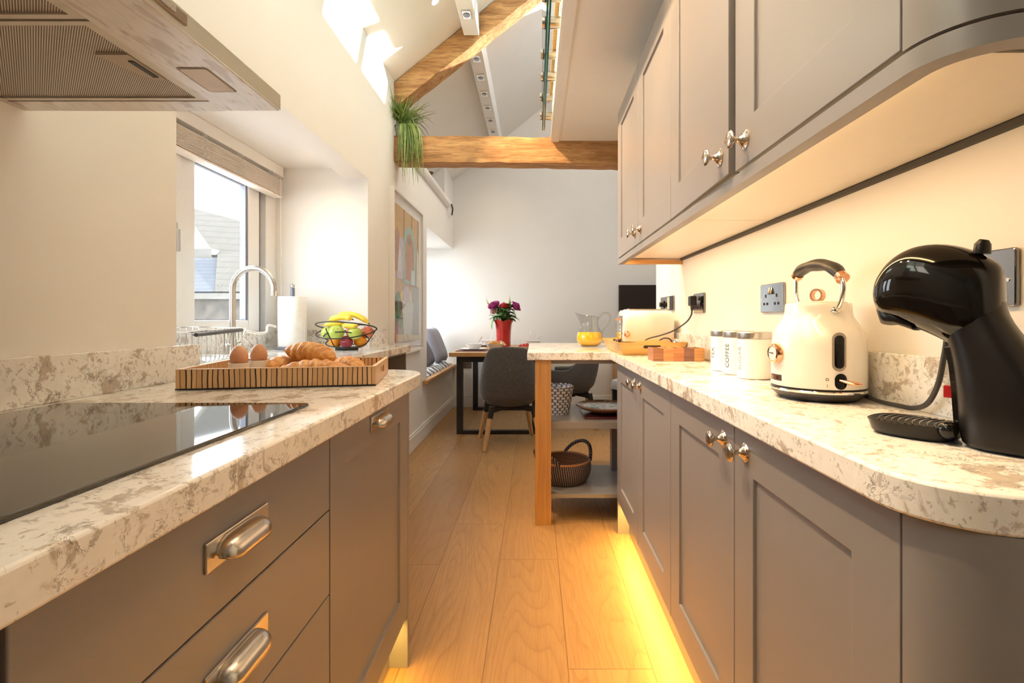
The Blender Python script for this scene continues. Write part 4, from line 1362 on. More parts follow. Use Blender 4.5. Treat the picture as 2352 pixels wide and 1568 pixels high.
for v in bt_: b.bm.verts.remove(v)
single('seat_pad', b, ticking(), 'blue and white striped seat pad on the window bench', 'seat pad', angle=60)

# ------------------------------------------------------------------ dining table and chairs
tb = thing('dining_table', 'oak-topped dining table on black square steel frames', 'table', (-.37, 5.45, 0))
MB().box(-.81, .09, 4.70, 6.20, .748, .785).build('tabletop', M['oak_x'], tb, smooth=False, bevel=.002)
for y in (4.79, 6.05):
    f = MB(); q = .058
    f.box(-.752, -.752 + q, y, y + q, 0, .748).box(.03 - q, .03, y, y + q, 0, .748)
    f.box(-.752 + q, .03 - q, y, y + q, 0, .034).box(-.752 + q, .03 - q, y, y + q, .690, .748)
    f.build('leg_frame', M['black_metal'], tb, smooth=False, bevel=.002)

def felt():
    t = NT('charcoal_felt')
    v = t.coord()
    n = t.noise(v, 380, 3, .7)
    n2 = t.noise(t.coord((1, 1, .25)), 160, 3, .6)
    t.col(t.ramp(t.math('MULTIPLY', t.math('ADD', n, n2), .5), [(.35, (.055, .053, .055)), (.65, (.145, .140, .142))]))
    t.set(rough=.95, sheen=.15); t.bump(n, .35, .001)
    return t.m
fe = felt()
def shell_mb():
    """upholstered tub: back and arms in one sweep, front at +y"""
    b = MB()
    NA, NZ = 44, 14
    TH = .045
    def prof(a, outer):
        k = abs(a)
        st = max(0, min(1, (k - 35) / 62)); st = st * st * (3 - 2 * st)
        top = .876 - .255 * st
        crown = .03 * max(0, 1 - (k / 55) ** 2)
        return top + crown - .03
    grid = {}
    for side in (0, 1):
        for i in range(NA + 1):
            a = -128 + 256 * i / NA
            zt_ = prof(a, side)
            for j in range(NZ + 1):
                v = j / NZ
                z = .375 + (zt_ - .375) * v
                r = .232 + .030 * math.sin(min(1, v * 2.2) * PI / 2) - .012 * max(0, v - .6) * 2 * 1.2
                lean = .07 * v * max(0, math.cos(R(a)))
                if side: r -= TH * (1 if 0 < v < 1 else .5)
                if v < .05: r -= .03
                rx, ry = r * 1.0, r * .98
                x = rx * math.sin(R(a)) * (1.0 if abs(a) < 90 else 1.0)
                y = -ry * math.cos(R(a)) - lean
                if abs(a) > 90:
                    y += .05 * (abs(a) - 90) / 38
                # soften top corners and bottom edge
                if j == NZ: z += 0 if side else -.006
                grid[side, i, j] = b.bm.verts.new((x, y, z))
    for i in range(NA):
        for j in range(NZ):
            b._f([grid[0, i, j], grid[0, i + 1, j], grid[0, i + 1, j + 1], grid[0, i, j + 1]])
            b._f([grid[1, i + 1, j], grid[1, i, j], grid[1, i, j + 1], grid[1, i + 1, j + 1]])
        for j in (0, NZ):
            b._f([grid[0, i, j], grid[0, i + 1, j], grid[1, i + 1, j], grid[1, i, j]])
    for i in (0, NA):
        for j in range(NZ):
            b._f([grid[0, i, j], grid[0, i, j + 1], grid[1, i, j + 1], grid[1, i, j]])
    return b
def make_chair(label):
    o = thing('dining_chair', label, 'chair')
    loc(shell_mb(), 'tub_shell', fe, o, subsurf=1, angle=180)
    b = MB()
    prof = [(0, .352), (.17, .352), (.205, .362), (.215, .385), (.205, .43), (.17, .452), (0, .458)]
    rings = []
    for r, z in prof:
        rings.append([(r * math.cos(2 * PI * k / 36) * (1.0), r * math.sin(2 * PI * k / 36) * 1.0 + .01 + (.05 if math.sin(2 * PI * k / 36) > .5 and r > .1 else 0), z) for k in range(36)])
    b.loft(rings); loc(b, 'seat', fe, o, angle=80)
    b = MB()
    b.lathe([(0, .30), (.05, .30), (.055, .31), (.055, .352), (0, .352)], seg=20)
    loc(b, 'swivel_hub', M['black'], o)
    for k in range(4):
        a = R(55.7 + 90 * k)      # feet on a square turned a little
        c, s = math.cos(a), math.sin(a)
        arm = MB()
        arm.hexa([(.03 * c - .022 * s, .03 * s + .022 * c, .318), (.03 * c + .022 * s, .03 * s - .022 * c, .318), (.262 * c + .018 * s, .262 * s - .018 * c, .305), (.262 * c - .018 * s, .262 * s + .018 * c, .305),
                  (.03 * c - .022 * s, .03 * s + .022 * c, .350), (.03 * c + .022 * s, .03 * s - .022 * c, .350), (.255 * c + .018 * s, .255 * s - .018 * c, .352), (.255 * c - .018 * s, .255 * s + .018 * c, .352)])
        loc(arm, 'base_arm', M['black'], o, smooth=False, bevel=.006)
        leg = MB().tube([(.345 * c, .345 * s, .002), (.275 * c, .275 * s, .262)], [.019, .0235], 18)
        lo = loc(leg, 'leg', M['beech'], o)
        loc(MB().tube([(.276 * c, .276 * s, .255), (.250 * c, .250 * s, .352)], [.0235, .026], 16), 'leg_socket', M['black'], lo)
    return o
ch = make_chair('charcoal felt tub chair seen from behind at the near end of the table')
ch.location = (-.226, 4.45, 0); ch.rotation_euler = (0, 0, 0)
ch['group'] = 'charcoal tub chairs at the table'
dup(ch, (.37, 5.22, 0), R(80), 'charcoal felt tub chair side-on at the right of the table, behind the oak post')

# ------------------------------------------------------------------ on the table
TT = .786
vs = thing('flower_vase', 'red fluted vase of mixed flowers on the dining table', 'vase', (-.36, 5.70, TT))
vx, vy = -.36, 5.70
b = MB(); rings = []
for r, z in ((.0, 0), (.074, 0), (.078, .006), (.080, .05), (.082, .12), (.086, .20), (.094, .26), (.108, .305), (.103, .304), (.088, .25), (.078, .14), (.0, .13)):
    rings.append([(vx + r * (1 + .018 * math.cos(12 * 2 * PI * k / 72) * (r > .01)) * math.cos(2 * PI * k / 72), vy + r * (1 + .018 * math.cos(12 * 2 * PI * k / 72)) * math.sin(2 * PI * k / 72),
                   TT + z + (.012 * math.sin(5 * 2 * PI * k / 72) if z > .28 else 0)) for k in range(72)])
b.loft(rings); b.build('vase_body', M['red'], vs)
lv = MB(); rnd = random.Random(9)
def leaf(p, d, L, W, mi, up=.3):
    p, d = Vector(p), Vector(d).normalized()
    s = d.cross(Vector((0, 0, 1)));
    if s.length < .05: s = Vector((1, 0, 0))
    s.normalize(); nrm = s.cross(d)
    lv.mi = mi
    rows = []
    for i in range(6):
        t = i / 5
        w = W * math.sin(PI * min(.97, .08 + t * .92)) ** .8
        c = p + d * L * t + nrm * (up * L * .4 * math.sin(PI * t * .8)) - Vector((0, 0, 1)) * L * .25 * t * t
        rows.append([lv.bm.verts.new(c - s * w + nrm * w * .25), lv.bm.verts.new(c), lv.bm.verts.new(c + s * w + nrm * w * .25)])
    for a, c in zip(rows, rows[1:]):
        for k in range(2): lv._f([a[k], a[k + 1], c[k + 1], c[k]])
for k in range(135):
    a = rnd.uniform(0, 2 * PI); e = rnd.uniform(-.25, 1.1)
    base = (vx + .07 * math.cos(a) * rnd.random(), vy + .07 * math.sin(a) * rnd.random(), TT + .30 + rnd.uniform(0, .15))
    leaf(base, (math.cos(a), math.sin(a), e), rnd.uniform(.08, .14), rnd.uniform(.022, .036), k % 2)
leaf((vx - .10, vy - .05, TT + .32), (-.2, -.1, -1), .10, .03, 0); leaf((vx + .07, vy - .05, TT + .42), (.5, -.2, .6), .10, .035, 1)
for k in range(22):
    a = rnd.uniform(0, 2 * PI); r = rnd.uniform(0, .12)
    lv.mi = 1
    lv.tube([(vx, vy, TT + .22), (vx + r * .5 * math.cos(a), vy + r * .5 * math.sin(a), TT + .34), (vx + r * math.cos(a), vy + r * math.sin(a), TT + .46)], .003, 5)
lv.build('foliage', [leaf_mat('rose_leaf', (.10, .22, .05), (.22, .38, .11)), leaf_mat('rose_leaf_dark', (.05, .12, .035), (.12, .22, .075))], vs, merge=False, solid=.001)
mag = fruit_mat('magenta_petal', (.30, .02, .16), (.48, .05, .24), 40, .6)
crim = fruit_mat('crimson_petal', (.45, .01, .02), (.62, .03, .03), 40, .5)
pink = fruit_mat('pink_petal', (.70, .34, .32), (.80, .50, .46), 40, .6)
def rose(x, y, z, r, m, ry=0, rx=0):
    b = MB(); rn = random.Random(int(x * 1000))
    Mx = Matrix.Translation((x, y, z)) @ Matrix.Rotation(ry, 4, 'Y') @ Matrix.Rotation(rx, 4, 'X')
    for layer in range(5):
        n = 3 + layer
        rr = r * (.25 + .19 * layer)
        for k in range(n):
            a = 2 * PI * (k + layer * .37) / n
            rows = []
            for i in range(5):
                v = i / 4
                row = []
                for j in range(5):
                    u = (j / 4 - .5) * 2 * PI / n * 1.35
                    rad = rr * (.35 + .65 * v ** .6) + .12 * r * v ** 3 * layer / 3
                    z_ = r * (-.7 + 1.35 * v * (1 - .11 * layer)) - .10 * r * abs(u) * v
                    row.append(b.bm.verts.new(Mx @ Vector((rad * math.cos(a + u), rad * math.sin(a + u), z_))))
                rows.append(row)
            for p, q in zip(rows, rows[1:]):
                for j in range(4): b._f([p[j], p[j + 1], q[j + 1], q[j]])
    return b.build('rose', m, vs, merge=False, solid=.0012)
rose(vx - .105, vy - .07, TT + .475, .062, mag, R(-25), R(35))
rose(vx + .012, vy - .08, TT + .470, .052, crim, 0, R(20))
rose(vx + .150, vy - .03, TT + .465, .060, mag, R(50), R(10))
rose(vx - .105, vy - .09, TT + .405, .036, pink, R(-20), R(60))
yg = fruit_mat('lime_bud', (.45, .48, .14), (.62, .62, .28), 40, .6)
for (p0, p1, p2) in (((vx - .13, vy, TT + .44), (vx - .19, vy, TT + .50), (vx - .20, vy, TT + .60)), ((vx + .06, vy, TT + .46), (vx + .075, vy, TT + .53), (vx + .070, vy, TT + .60))):
    b = MB()
    q = bez(p0, Vector(p0).lerp(Vector(p1), .7), p1, p2, 13)
    for i, c in enumerate(q):
        r = .017 * (1 - i / 14.5)
        for k in range(3):
            a = i * 1.3 + k * 2.1
            b.sphere((c.x + r * .7 * math.cos(a), c.y + r * .7 * math.sin(a), c.z), r * .62, 8)
    b.build('flower_spike', yg, vs, merge=False)

def bowl(x, y, z, r, h, name, label, m=None, sq=False, spoon=None, seg=32):
    pr = [(0, 0), (r * .55, 0), (r * .60, .003), (r * .97, h * .96), (r, h), (r * .97, h), (r * .58, .008), (0, .007)]
    if sq:
        b = MB()
        b.loft([[(x + px * (rr / r), y + py * (rr / r), z + zz) for px, py in rrect(0, 0, 2 * r, 2 * r, r * .25)] if rr > 0 else [(x + px * .01, y + py * .01, z + zz) for px, py in rrect(0, 0, 2 * r, 2 * r, r * .25)] for rr, zz in pr])
    else:
        b = MB().lathe(pr, (x, y, z), seg)
    o = b.build(name, m or M['white'], None)
    return setp(o, label, 'bowl')
def plate(x, y, z, w, d, label, m=None):
    b = MB()
    b.loft([[(x + px, y + py, z + zz) for px, py in rrect(0, 0, w * k, d * k, .02 * k)] for k, zz in ((.7, 0), (.74, .002), (1, .012), (1, .014), (.75, .006), (.01, .006))])
    o = b.build('plate', m or M['white'], None)
    return setp(o, label, 'plate')
def placemat(x, y, w, d, label):
    return single('placemat', MB().box(x - w / 2, x + w / 2, y - d / 2, y + d / 2, TT, TT + .004), mat_m, label, 'placemat', smooth=False)
mat_m = plain('maroon_mat', (.16, .07, .08), .7)
def spoon(p, d, L, label):
    p, d = Vector(p), Vector(d).normalized()
    b = MB().tube([p, p + d * L * .3, p + d * L], [.004, .0025, .004], 8)
    b.sphere(p - d * .016, .012, 12, (1, 1, .4))
    return single('spoon', b, M['chrome'], label, 'spoon')
placemat(-.63, 5.05, .30, .32, 'maroon placemat at the near left corner of the table')
plate(-.63, 5.08, TT + .0045, .24, .24, 'white square plate under the nearest white bowl')
bowl(-.62, 5.10, TT + .012, .085, .055, 'bowl', 'nearest white square bowl at the left of the table', sq=True)
spoon((-.60, 5.10, TT + .045), (.35, .2, .55), .11, 'steel spoon standing in the nearest white bowl')
placemat(-.56, 5.84, .30, .28, 'dark placemat at the far left of the table')
plate(-.56, 5.86, TT + .0045, .24, .24, 'white square plate under the farther left bowl')
bowl(-.56, 5.86, TT + .012, .088, .058, 'bowl', 'farther white square bowl at the left of the table', sq=True)
spoon((-.53, 5.86, TT + .05), (.2, .1, .6), .10, 'steel spoon standing in the farther left bowl')
bowl(-.42, 5.25, TT, .105, .060, 'bowl', 'white bowl of bread behind the chair back')
cr2 = croissant((-.43, 5.24, TT + .060), R(20), .13, .032, .6, 'golden pastry lying in the white bread bowl', 0, 6); del cr2['group']
nk = MB(); nk.hexa([(-.345, 5.20, TT + .055), (-.33, 5.30, TT + .055), (-.30, 5.28, TT + .04), (-.315, 5.19, TT + .04), (-.375, 5.20, TT + .090), (-.36, 5.30, TT + .090), (-.335, 5.28, TT + .080), (-.345, 5.19, TT + .080)])
single('bread_slice', nk, plain('toast_crumb', (.80, .56, .32), .8, var=.15, vscale=90), 'slice of bread propped in the white bread bowl', 'bread', smooth=False, bevel=.004)
single('serving_board', MB().box(-.29, -.14, 5.30, 5.42, TT, TT + .018), M['pine'], 'small wooden board on the table in front of the vase', 'board', smooth=False, bevel=.003)
bowl(-.115, 5.2, TT, .075, .035, 'bowl', 'small white bowl of strawberries beside the breakfast bar')
sb = fruit_mat('strawberry_skin', (.55, .02, .015), (.72, .06, .03), 90, .35)
for k, (dx, dy, dz) in enumerate(((-.04, -.02, .036), (-.012, -.035, .036), (.02, -.03, .038), (.045, -.01, .040), (.0, .01, .046), (.03, .02, .050), (-.03, .02, .040))):
    o = MB().lathe([(0, -.017), (.006, -.013), (.013, -.003), (.015, .005), (.012, .012), (0, .014)], seg=14).build('strawberry', sb, None)
    o.location = (-.115 + dx, 5.2 + dy, TT + dz); o.rotation_euler = (R(100 + 25 * k), R(40 * k), 0)
    setp(o, 'red strawberry heaped with others in the small white bowl', 'strawberry', 'strawberries in the white bowl')
def glass(x, y, kind, label):
    o = thing('wine_glass' if kind else 'tumbler', label, 'glass', (x, y, TT))
    if kind:
        b = MB().lathe([(.032, .001), (.030, .003), (.004, .008), (.0035, .075), (.012, .085), (.033, .115), (.036, .14), (.033, .18), (.031, .195)], (x, y, TT), 28, cap=False)
    else:
        b = MB().lathe([(0, .002), (.028, .002), (.031, .005), (.036, .085), (.037, .09)], (x, y, TT), 28, cap=False)
    b.build('glass_body', M['glass'], o)
    return o
glass(-.19, 5.55, 0, 'clear tumbler just right of the red vase')
glass(-.10, 5.60, 0, 'clear tumbler second to the right of the red vase')
glass(-.03, 5.42, 1, 'tall stemmed glass behind the bowl of strawberries')
glass(-.50, 5.66, 0, 'clear tumbler left of the red vase')
plate(-.02, 5.86, TT + .001, .22, .22, 'white square plate at the far right of the table')
bowl(-.02, 5.86, TT + .008, .085, .055, 'bowl', 'white square bowl at the far right of the table', sq=True)
spoon((.00, 5.86, TT + .05), (.5, .1, .5), .10, 'steel spoon standing in the far right bowl')
tvm = plain('tv_screen', (.035, .025, .020), .30, var=0)
tv = thing('television', 'dark flat television on the far wall behind the toaster', 'television', (1.6, YF - .04, 1.2))
MB().box(1.045, 2.15, YF - .045, YF - .001, .90, 1.527).build('body', M['black'], tv, smooth=False, bevel=.003)
MB().box(1.050, 2.145, YF - .0465, YF - .045, .908, 1.522).build('screen', tvm, tv, smooth=False)
ds = thing('wall_socket', 'black double socket on the far wall under the table edge', 'socket', (-.85, YF - .01, .49))
MB().box(-.905, -.80, YF - .012, YF - .001, .49, .59).build('plate', M['smoke'], ds, smooth=False, bevel=.003)
for x in (-.885, -.865):
    MB().box(x - .004, x + .004, YF - .016, YF - .012, .555, .575).build('switch', M['chrome'], ds, smooth=False)
sbd = thing('sideboard', 'oak sideboard edge behind the waste bin under the television', 'sideboard', (1.5, 6.05, 0))
MB().box(.968, 2.2, 5.90, YF - .02, .06, .68).build('body', M['oak'], sbd, smooth=False, bevel=.003)
MB().box(.962, 2.21, 5.89, YF - .02, .68, .71).build('top', M['oak_x'], sbd, smooth=False, bevel=.003)
for x in (1.0, 2.12):
    MB().box(x, x + .05, 5.92, 5.97, 0, .06).build('foot', M['oak'], sbd, smooth=False)
bi = thing('pedal_bin', 'black waste bin with a pale grey lid behind the shelf unit', 'bin', (.99, 5.6, 0))
MB().lathe([(0, 0), (.115, 0), (.12, .01), (.135, .30), (.137, .325), (0, .325)], (.99, 5.6, 0), 32).build('body', M['black_gloss'], bi)
MB().lathe([(.132, .325), (.138, .328), (.138, .39), (.125, .42), (.10, .43), (.095, .425), (0, .42)], (.99, 5.6, 0), 32).build('lid', plain('pale_lid', (.60, .62, .66), .35), bi)
# ------------------------------------------------------------------ things on the right worktop
def text_mesh(body, size, m, name, par, fn, depth=.0006):
    """lettering as a mesh; fn maps flat (u along, v up, d out) to world"""
    cu = bpy.data.curves.new('lettering', 'FONT')
    cu.body = body; cu.size = size; cu.align_x = 'CENTER'; cu.align_y = 'CENTER'
    cu.extrude = depth; cu.resolution_u = 4
    tmp = bpy.data.objects.new('lettering_tmp', cu)
    COL.objects.link(tmp)
    dg = bpy.context.evaluated_depsgraph_get()
    me = bpy.data.meshes.new_from_object(tmp.evaluated_get(dg))
    bpy.data.objects.remove(tmp)
    org = ORG.get(par.name, Vector((0, 0, 0)))
    for v in me.vertices: v.co = Vector(fn(*v.co)) - org
    me.name = name
    me.materials.clear(); me.materials.append(m)
    o = bpy.data.objects.new(name, me); COL.objects.link(o); o.parent = par
    ORG[o.name] = org
    return o

# canisters
CX, CR, CH = .652, .0475, .118
for k, (word, y) in enumerate((('SUGAR', 1.490), ('COFFEE', 1.603), ('TEA', 1.716))):
    o = thing('canister', ('white round canister lettered SUGAR nearest the kettle', 'white round canister lettered COFFEE between the other two', 'white round canister lettered TEA farthest from the kettle')[k], 'canister', (CX, y, ZT), 0, 'storage canisters on the worktop')
    MB().lathe([(0, .001), (CR - .002, .001), (CR, .003), (CR, CH - .002), (CR - .002, CH), (0, CH)], (CX, y, ZT), 48).build('body', M['canister'], o)
    MB().lathe([(0, CH), (CR + .0008, CH), (CR + .0012, CH + .002), (CR + .0012, CH + .017), (CR - .001, CH + .0195), (0, CH + .0195)], (CX, y, ZT), 48).build('lid', M['steel'], o)
    ph0 = R((190, 203, 193)[k])
    def wrap(u, v, d, y=y, ph0=ph0):
        a = ph0 + (-v) / CR            # letter tops lean to the viewer's left
        r = CR + .0004 + d
        return (CX + r * math.cos(a), y + r * math.sin(a), ZT + .060 + u)
    text_mesh(word, .022, M['ink_soft'] if word == 'SUGAR' else M['ink'], 'lettering', o, wrap, .0002)

# slotted wooden block
kb = thing('wooden_block', 'low slotted block of mixed walnut and acacia pieces in front of the tray', 'wooden block', (.6, 2.13, ZT))
wm = [wood('acacia_light', (.55, .28, .11), (.45, .20, .07), (.36, .15, .05), 'X', ring=34, seed=1.0), wood('walnut_mid', (.36, .16, .075), (.28, .115, .05), (.22, .085, .04), 'X', ring=30, seed=2.0),
      wood('acacia_red', (.46, .19, .075), (.36, .14, .055), (.28, .10, .04), 'X', ring=24, seed=3.0), wood('walnut_dark', (.25, .12, .08), (.20, .09, .06), (.15, .065, .045), 'X', ring=26, seed=4.0),
      wood('acacia_gold', (.58, .31, .11), (.48, .23, .08), (.38, .16, .05), 'X', ring=22, seed=5.0)]
bx0, bx1, by0, by1, bz = .492, .706, 2.085, 2.185, ZT + .054
cells = [bx0 + (bx1 - bx0) * k / 5 for k in range(6)]
order = (1, 0, 2, 3, 4)
for k in range(5):
    a, c = cells[k] + .0001, cells[k + 1] - .0001
    q = MB()
    q.box(a, c, by0, by0 + .010, ZT + .0008, bz).box(a, c, by1 - .010, by1, ZT + .0008, bz)
    q.box(a, a + .007, by0 + .010, by1 - .010, ZT + .0008, bz).box(c - .007, c, by0 + .010, by1 - .010, ZT + .0008, bz)
    q.box(a + .007, c - .007, by0 + .010, by1 - .010, ZT + .0008, ZT + .012)
    q.build('slot_piece', wm[order[k]], kb, smooth=False)

# wooden tray, toaster, salt shaker
wt = thing('wooden_tray', 'honey-coloured wooden tray with sloping sides carrying the toaster', 'tray', (.56, 2.68, ZT))
tx0, tx1, ty0, ty1 = .428, .700, 2.44, 2.93
ox, oy, tz = .032, .034, .064
MB().box(tx0, tx1, ty0, ty1, ZT + .0006, ZT + .009).build('base', M['pine'], wt, smooth=False)
def tray_end(y_in, y_out, name):
    n = 28; th = .010 if y_out > y_in else -.010
    b = MB()
    def top(t): return ZT + tz + .012 * max(0, math.cos((t - .5) * PI * 1.5)) ** 2
    def X(t, f): return (tx0 - ox * f) + t * ((tx1 + ox * f) - (tx0 - ox * f))
    hole = (.36, .64); hz0, hz1 = ZT + .034, ZT + .050
    def P_(t, z, side):
        f = (z - ZT) / tz
        return (X(t, f), y_in + (y_out - y_in) * f + (th if side else 0), z)
    cols = [i / n for i in range(n + 1)]
    def hgap(t):
        if t < hole[0] or t > hole[1]: return None
        e = min(1, min(t - hole[0], hole[1] - t) / .035)
        h = (hz1 - hz0) / 2 * math.sqrt(max(0, 1 - (1 - e) ** 2))
        return (hz0 + hz1) / 2 - h, (hz0 + hz1) / 2 + h
    cols = sorted(set(cols + [hole[0], hole[1], hole[0] + .01, hole[1] - .01, hole[0] + .02, hole[1] - .02]))
    for t0, t1 in zip(cols, cols[1:]):
        g0, g1 = hgap(t0), hgap(t1)
        if g0 and g1:
            parts = [((ZT + .0006, g0[0]), (ZT + .0006, g1[0])), ((g0[1], top(t0)), (g1[1], top(t1)))]
        else:
            parts = [((ZT + .0006, top(t0)), (ZT + .0006, top(t1)))]
        for (a0, a1), (c0, c1) in parts:
            for s in (0, 1):
                q = [P_(t0, a0, s), P_(t1, c0, s), P_(t1, c1, s), P_(t0, a1, s)]
                b.quad(q if s == 0 else q[::-1])
            b.quad([P_(t0, a1, 0), P_(t1, c1, 0), P_(t1, c1, 1), P_(t0, a1, 1)])
            b.quad([P_(t0, a0, 0), P_(t1, c0, 0), P_(t1, c0, 1), P_(t0, a0, 1)])
    for t in (0, 1):
        b.quad([P_(t, ZT + .0006, 0), P_(t, top(t), 0), P_(t, top(t), 1), P_(t, ZT + .0006, 1)])
    o = b.build(name, M['pine'], wt, smooth=False)
    return o
tray_end(ty0, ty0 - oy, 'end_panel'); tray_end(ty1, ty1 + oy, 'end_panel')
for s, xb in ((-1, tx0), (1, tx1)):
    xo = xb + s * ox
    q = MB().hexa([(xb, ty0, ZT + .0006), (xb - s * .009, ty0, ZT + .0006), (xb - s * .009, ty1, ZT + .0006), (xb, ty1, ZT + .0006),
                   (xo, ty0 - oy, ZT + tz), (xo - s * .009, ty0 - oy, ZT + tz), (xo - s * .009, ty1 + oy, ZT + tz), (xo, ty1 + oy, ZT + tz)])
    q.build('side_panel', M['pine'], wt, smooth=False)

ts = thing('toaster', 'cream four-slot style toaster with copper controls on the wooden tray', 'toaster', (.575, 2.67, ZT + .01))
ts['label'] = 'cream toaster with copper lever and steel top on the wooden tray'
x0, x1, y0, y1, z0, z1 = .452, .722, 2.575, 2.765, .984, 1.150
def rsec(x, k, zk=1.0):
    """rounded toaster section at x"""
    out = []
    hw = (y1 - y0) / 2 * k; cy = (y0 + y1) / 2
    h = (z1 - z0) * zk; r = min(.055, hw * .9, h * .45)
    for (py, pz, a0) in ((cy + hw - r, z0 + h - r, 0), (cy - hw + r, z0 + h - r, 90)):
        for i in range(9):
            a = R(a0 + 90 * i / 8); out.append((x, py + r * math.cos(a), pz + r * math.sin(a)))
    out += [(x, cy - hw, z0 + .004), (x, cy - hw + .004, z0), (x, cy + hw - .004, z0), (x, cy + hw, z0 + .004)]
    return out
MB().loft([rsec(x0 + .004, .90, .95), rsec(x0 + .010, .965, .985), rsec(x0 + .03, 1, 1), rsec(x1 - .04, 1, 1), rsec(x1 - .016, .97, .985), rsec(x1 - .004, .88, .94), rsec(x1, .80, .90)]).build('body', M['cream'], ts, angle=60)
MB().prism(rrect((x0 + x1) / 2, (y0 + y1) / 2, .215, .118, .02), z1 - .002, z1 + .0035).build('top_plate', M['steel'], ts, bevel=.001)
for dy in (-.030, .030):
    MB().box(x0 + .035, x1 - .035, (y0 + y1) / 2 + dy - .014, (y0 + y1) / 2 + dy + .014, z1 + .0030, z1 + .0040).build('slot', M['black'], ts, smooth=False)
MB().prism([(px, py) for px, py in rrect((x0 + x1) / 2, (y0 + y1) / 2, x1 - x0 - .03, y1 - y0 - .024, .03)], ZT + .0095, z0 + .001).build('foot_base', M['rubber'], ts)
pnl = MB().box(x0 - .004, x0 + .006, y0 + .022, y1 - .022, z0 + .004, z1 - .03).build('end_panel', M['chrome'], ts, smooth=False, bevel=.003)
MB().box(x0 - .0055, x0 - .0038, 2.625, 2.655, z0 + .02, z1 - .05).build('lever_track', M['canister'], pnl, smooth=False)
for k in range(4):
    for d in (2.632, 2.648):
        MB().box(x0 - .0062, x0 - .005, d - .004, d + .004, z0 + .030 + .018 * k, z0 + .038 + .018 * k).build('light_button', M['black'], pnl, smooth=False)
lv_ = MB().cyl((x0 - .003, 2.640, 1.100), (x0 - .020, 2.640, 1.100), .006, seg=14).cyl((x0 - .020, 2.612, 1.100), (x0 - .020, 2.668, 1.100), .0065, seg=16)
lv_.build('lever', M['copper'], ts)
for y in (2.618, 2.700):
    b = MB().cyl((x0 - .004, y, .985), (x0 - .016, y, .985), .006, seg=14)
    kb_ = b.build('browning_knob', M['black_satin'], ts)
    MB().sphere((x0 - .022, y, .985), .0105, 16).build('knob_ball', M['black_gloss'], kb_)
    MB().cyl((x0 - .0225, y, .985), (x0 - .0205, y, .985), .0112, seg=24).build('knob_band', M['copper'], kb_)
dl_ = MB().lathe([(.015, 0), (.016, .004), (.014, .010), (.011, .012), (.009, .012)], seg=24, M=Matrix.Translation((x0 + .020, y0 + .0, 1.025)) @ Matrix.Rotation(R(90), 4, 'X')).build('dial', M['copper'], ts)
# flex and plug of the toaster
cord = catmull([(.60, 2.770, .955), (.55, 2.775, .952), (.53, 2.60, .985), (.535, 2.50, 1.000), (.60, 2.44, 1.018), (.66, 2.38, 1.045), (.700, 2.315, 1.085), (.712, 2.285, 1.118), (.713, 2.272, 1.145)], 8)
cord = catmull([(.545, 2.570, .968), (.545, 2.515, .985), (.560, 2.47, 1.005), (.605, 2.42, 1.022), (.655, 2.375, 1.045), (.698, 2.318, 1.085), (.712, 2.285, 1.118), (.713, 2.275, 1.148)], 8)
fx_ = MB().tube(cord, .0036, 10).build('power_flex', M['rubber'], ts)
pg = MB().box(.700, .728, 2.250, 2.296, 1.160, 1.206)
pgo = pg.build('plug', M['black_satin'], ts, smooth=False, bevel=.006)
MB().tube([(.713, 2.275, 1.140), (.713, 2.274, 1.165)], [.0055, .009], 12).build('flex_guard', M['rubber'], pgo)
b = MB().tube(catmull([(.60, 2.568, .965), (.62, 2.52, .990), (.645, 2.50, 1.006), (.672, 2.49, 1.000), (.683, 2.49, .975), (.682, 2.495, .940)], 6), .0036, 10)
b.build('spare_flex_loop', M['rubber'], ts)
sk = thing('salt_shaker', 'small glass salt shaker with a chrome screw lid beside the toaster', 'shaker', (.702, 2.462, ZT + .0095))
sx, sy = .6985, 2.462
MB().lathe([(.010, .0), (.022, .0), (.0235, .003), (.0235, .020), (.020, .030), (.0185, .044)], (sx, sy, ZT + .0095), 8, cap=False).build('jar', M['glass'], sk, smooth=False)
MB().lathe([(0, .002), (.020, .002), (.021, .018), (.018, .028), (0, .028)], (sx, sy, ZT + .0095), 16).build('spice', plain('cinnamon', (.52, .25, .10), .9, var=.2, vscale=300), sk)
MB().lathe([(.020, .042), (.0225, .043), (.0225, .049), (.0205, .050), (.0225, .051), (.0225, .058), (.019, .066), (.010, .070), (0, .071)], (sx, sy, ZT + .0095), 24, cap=False).build('lid', M['chrome'], sk)

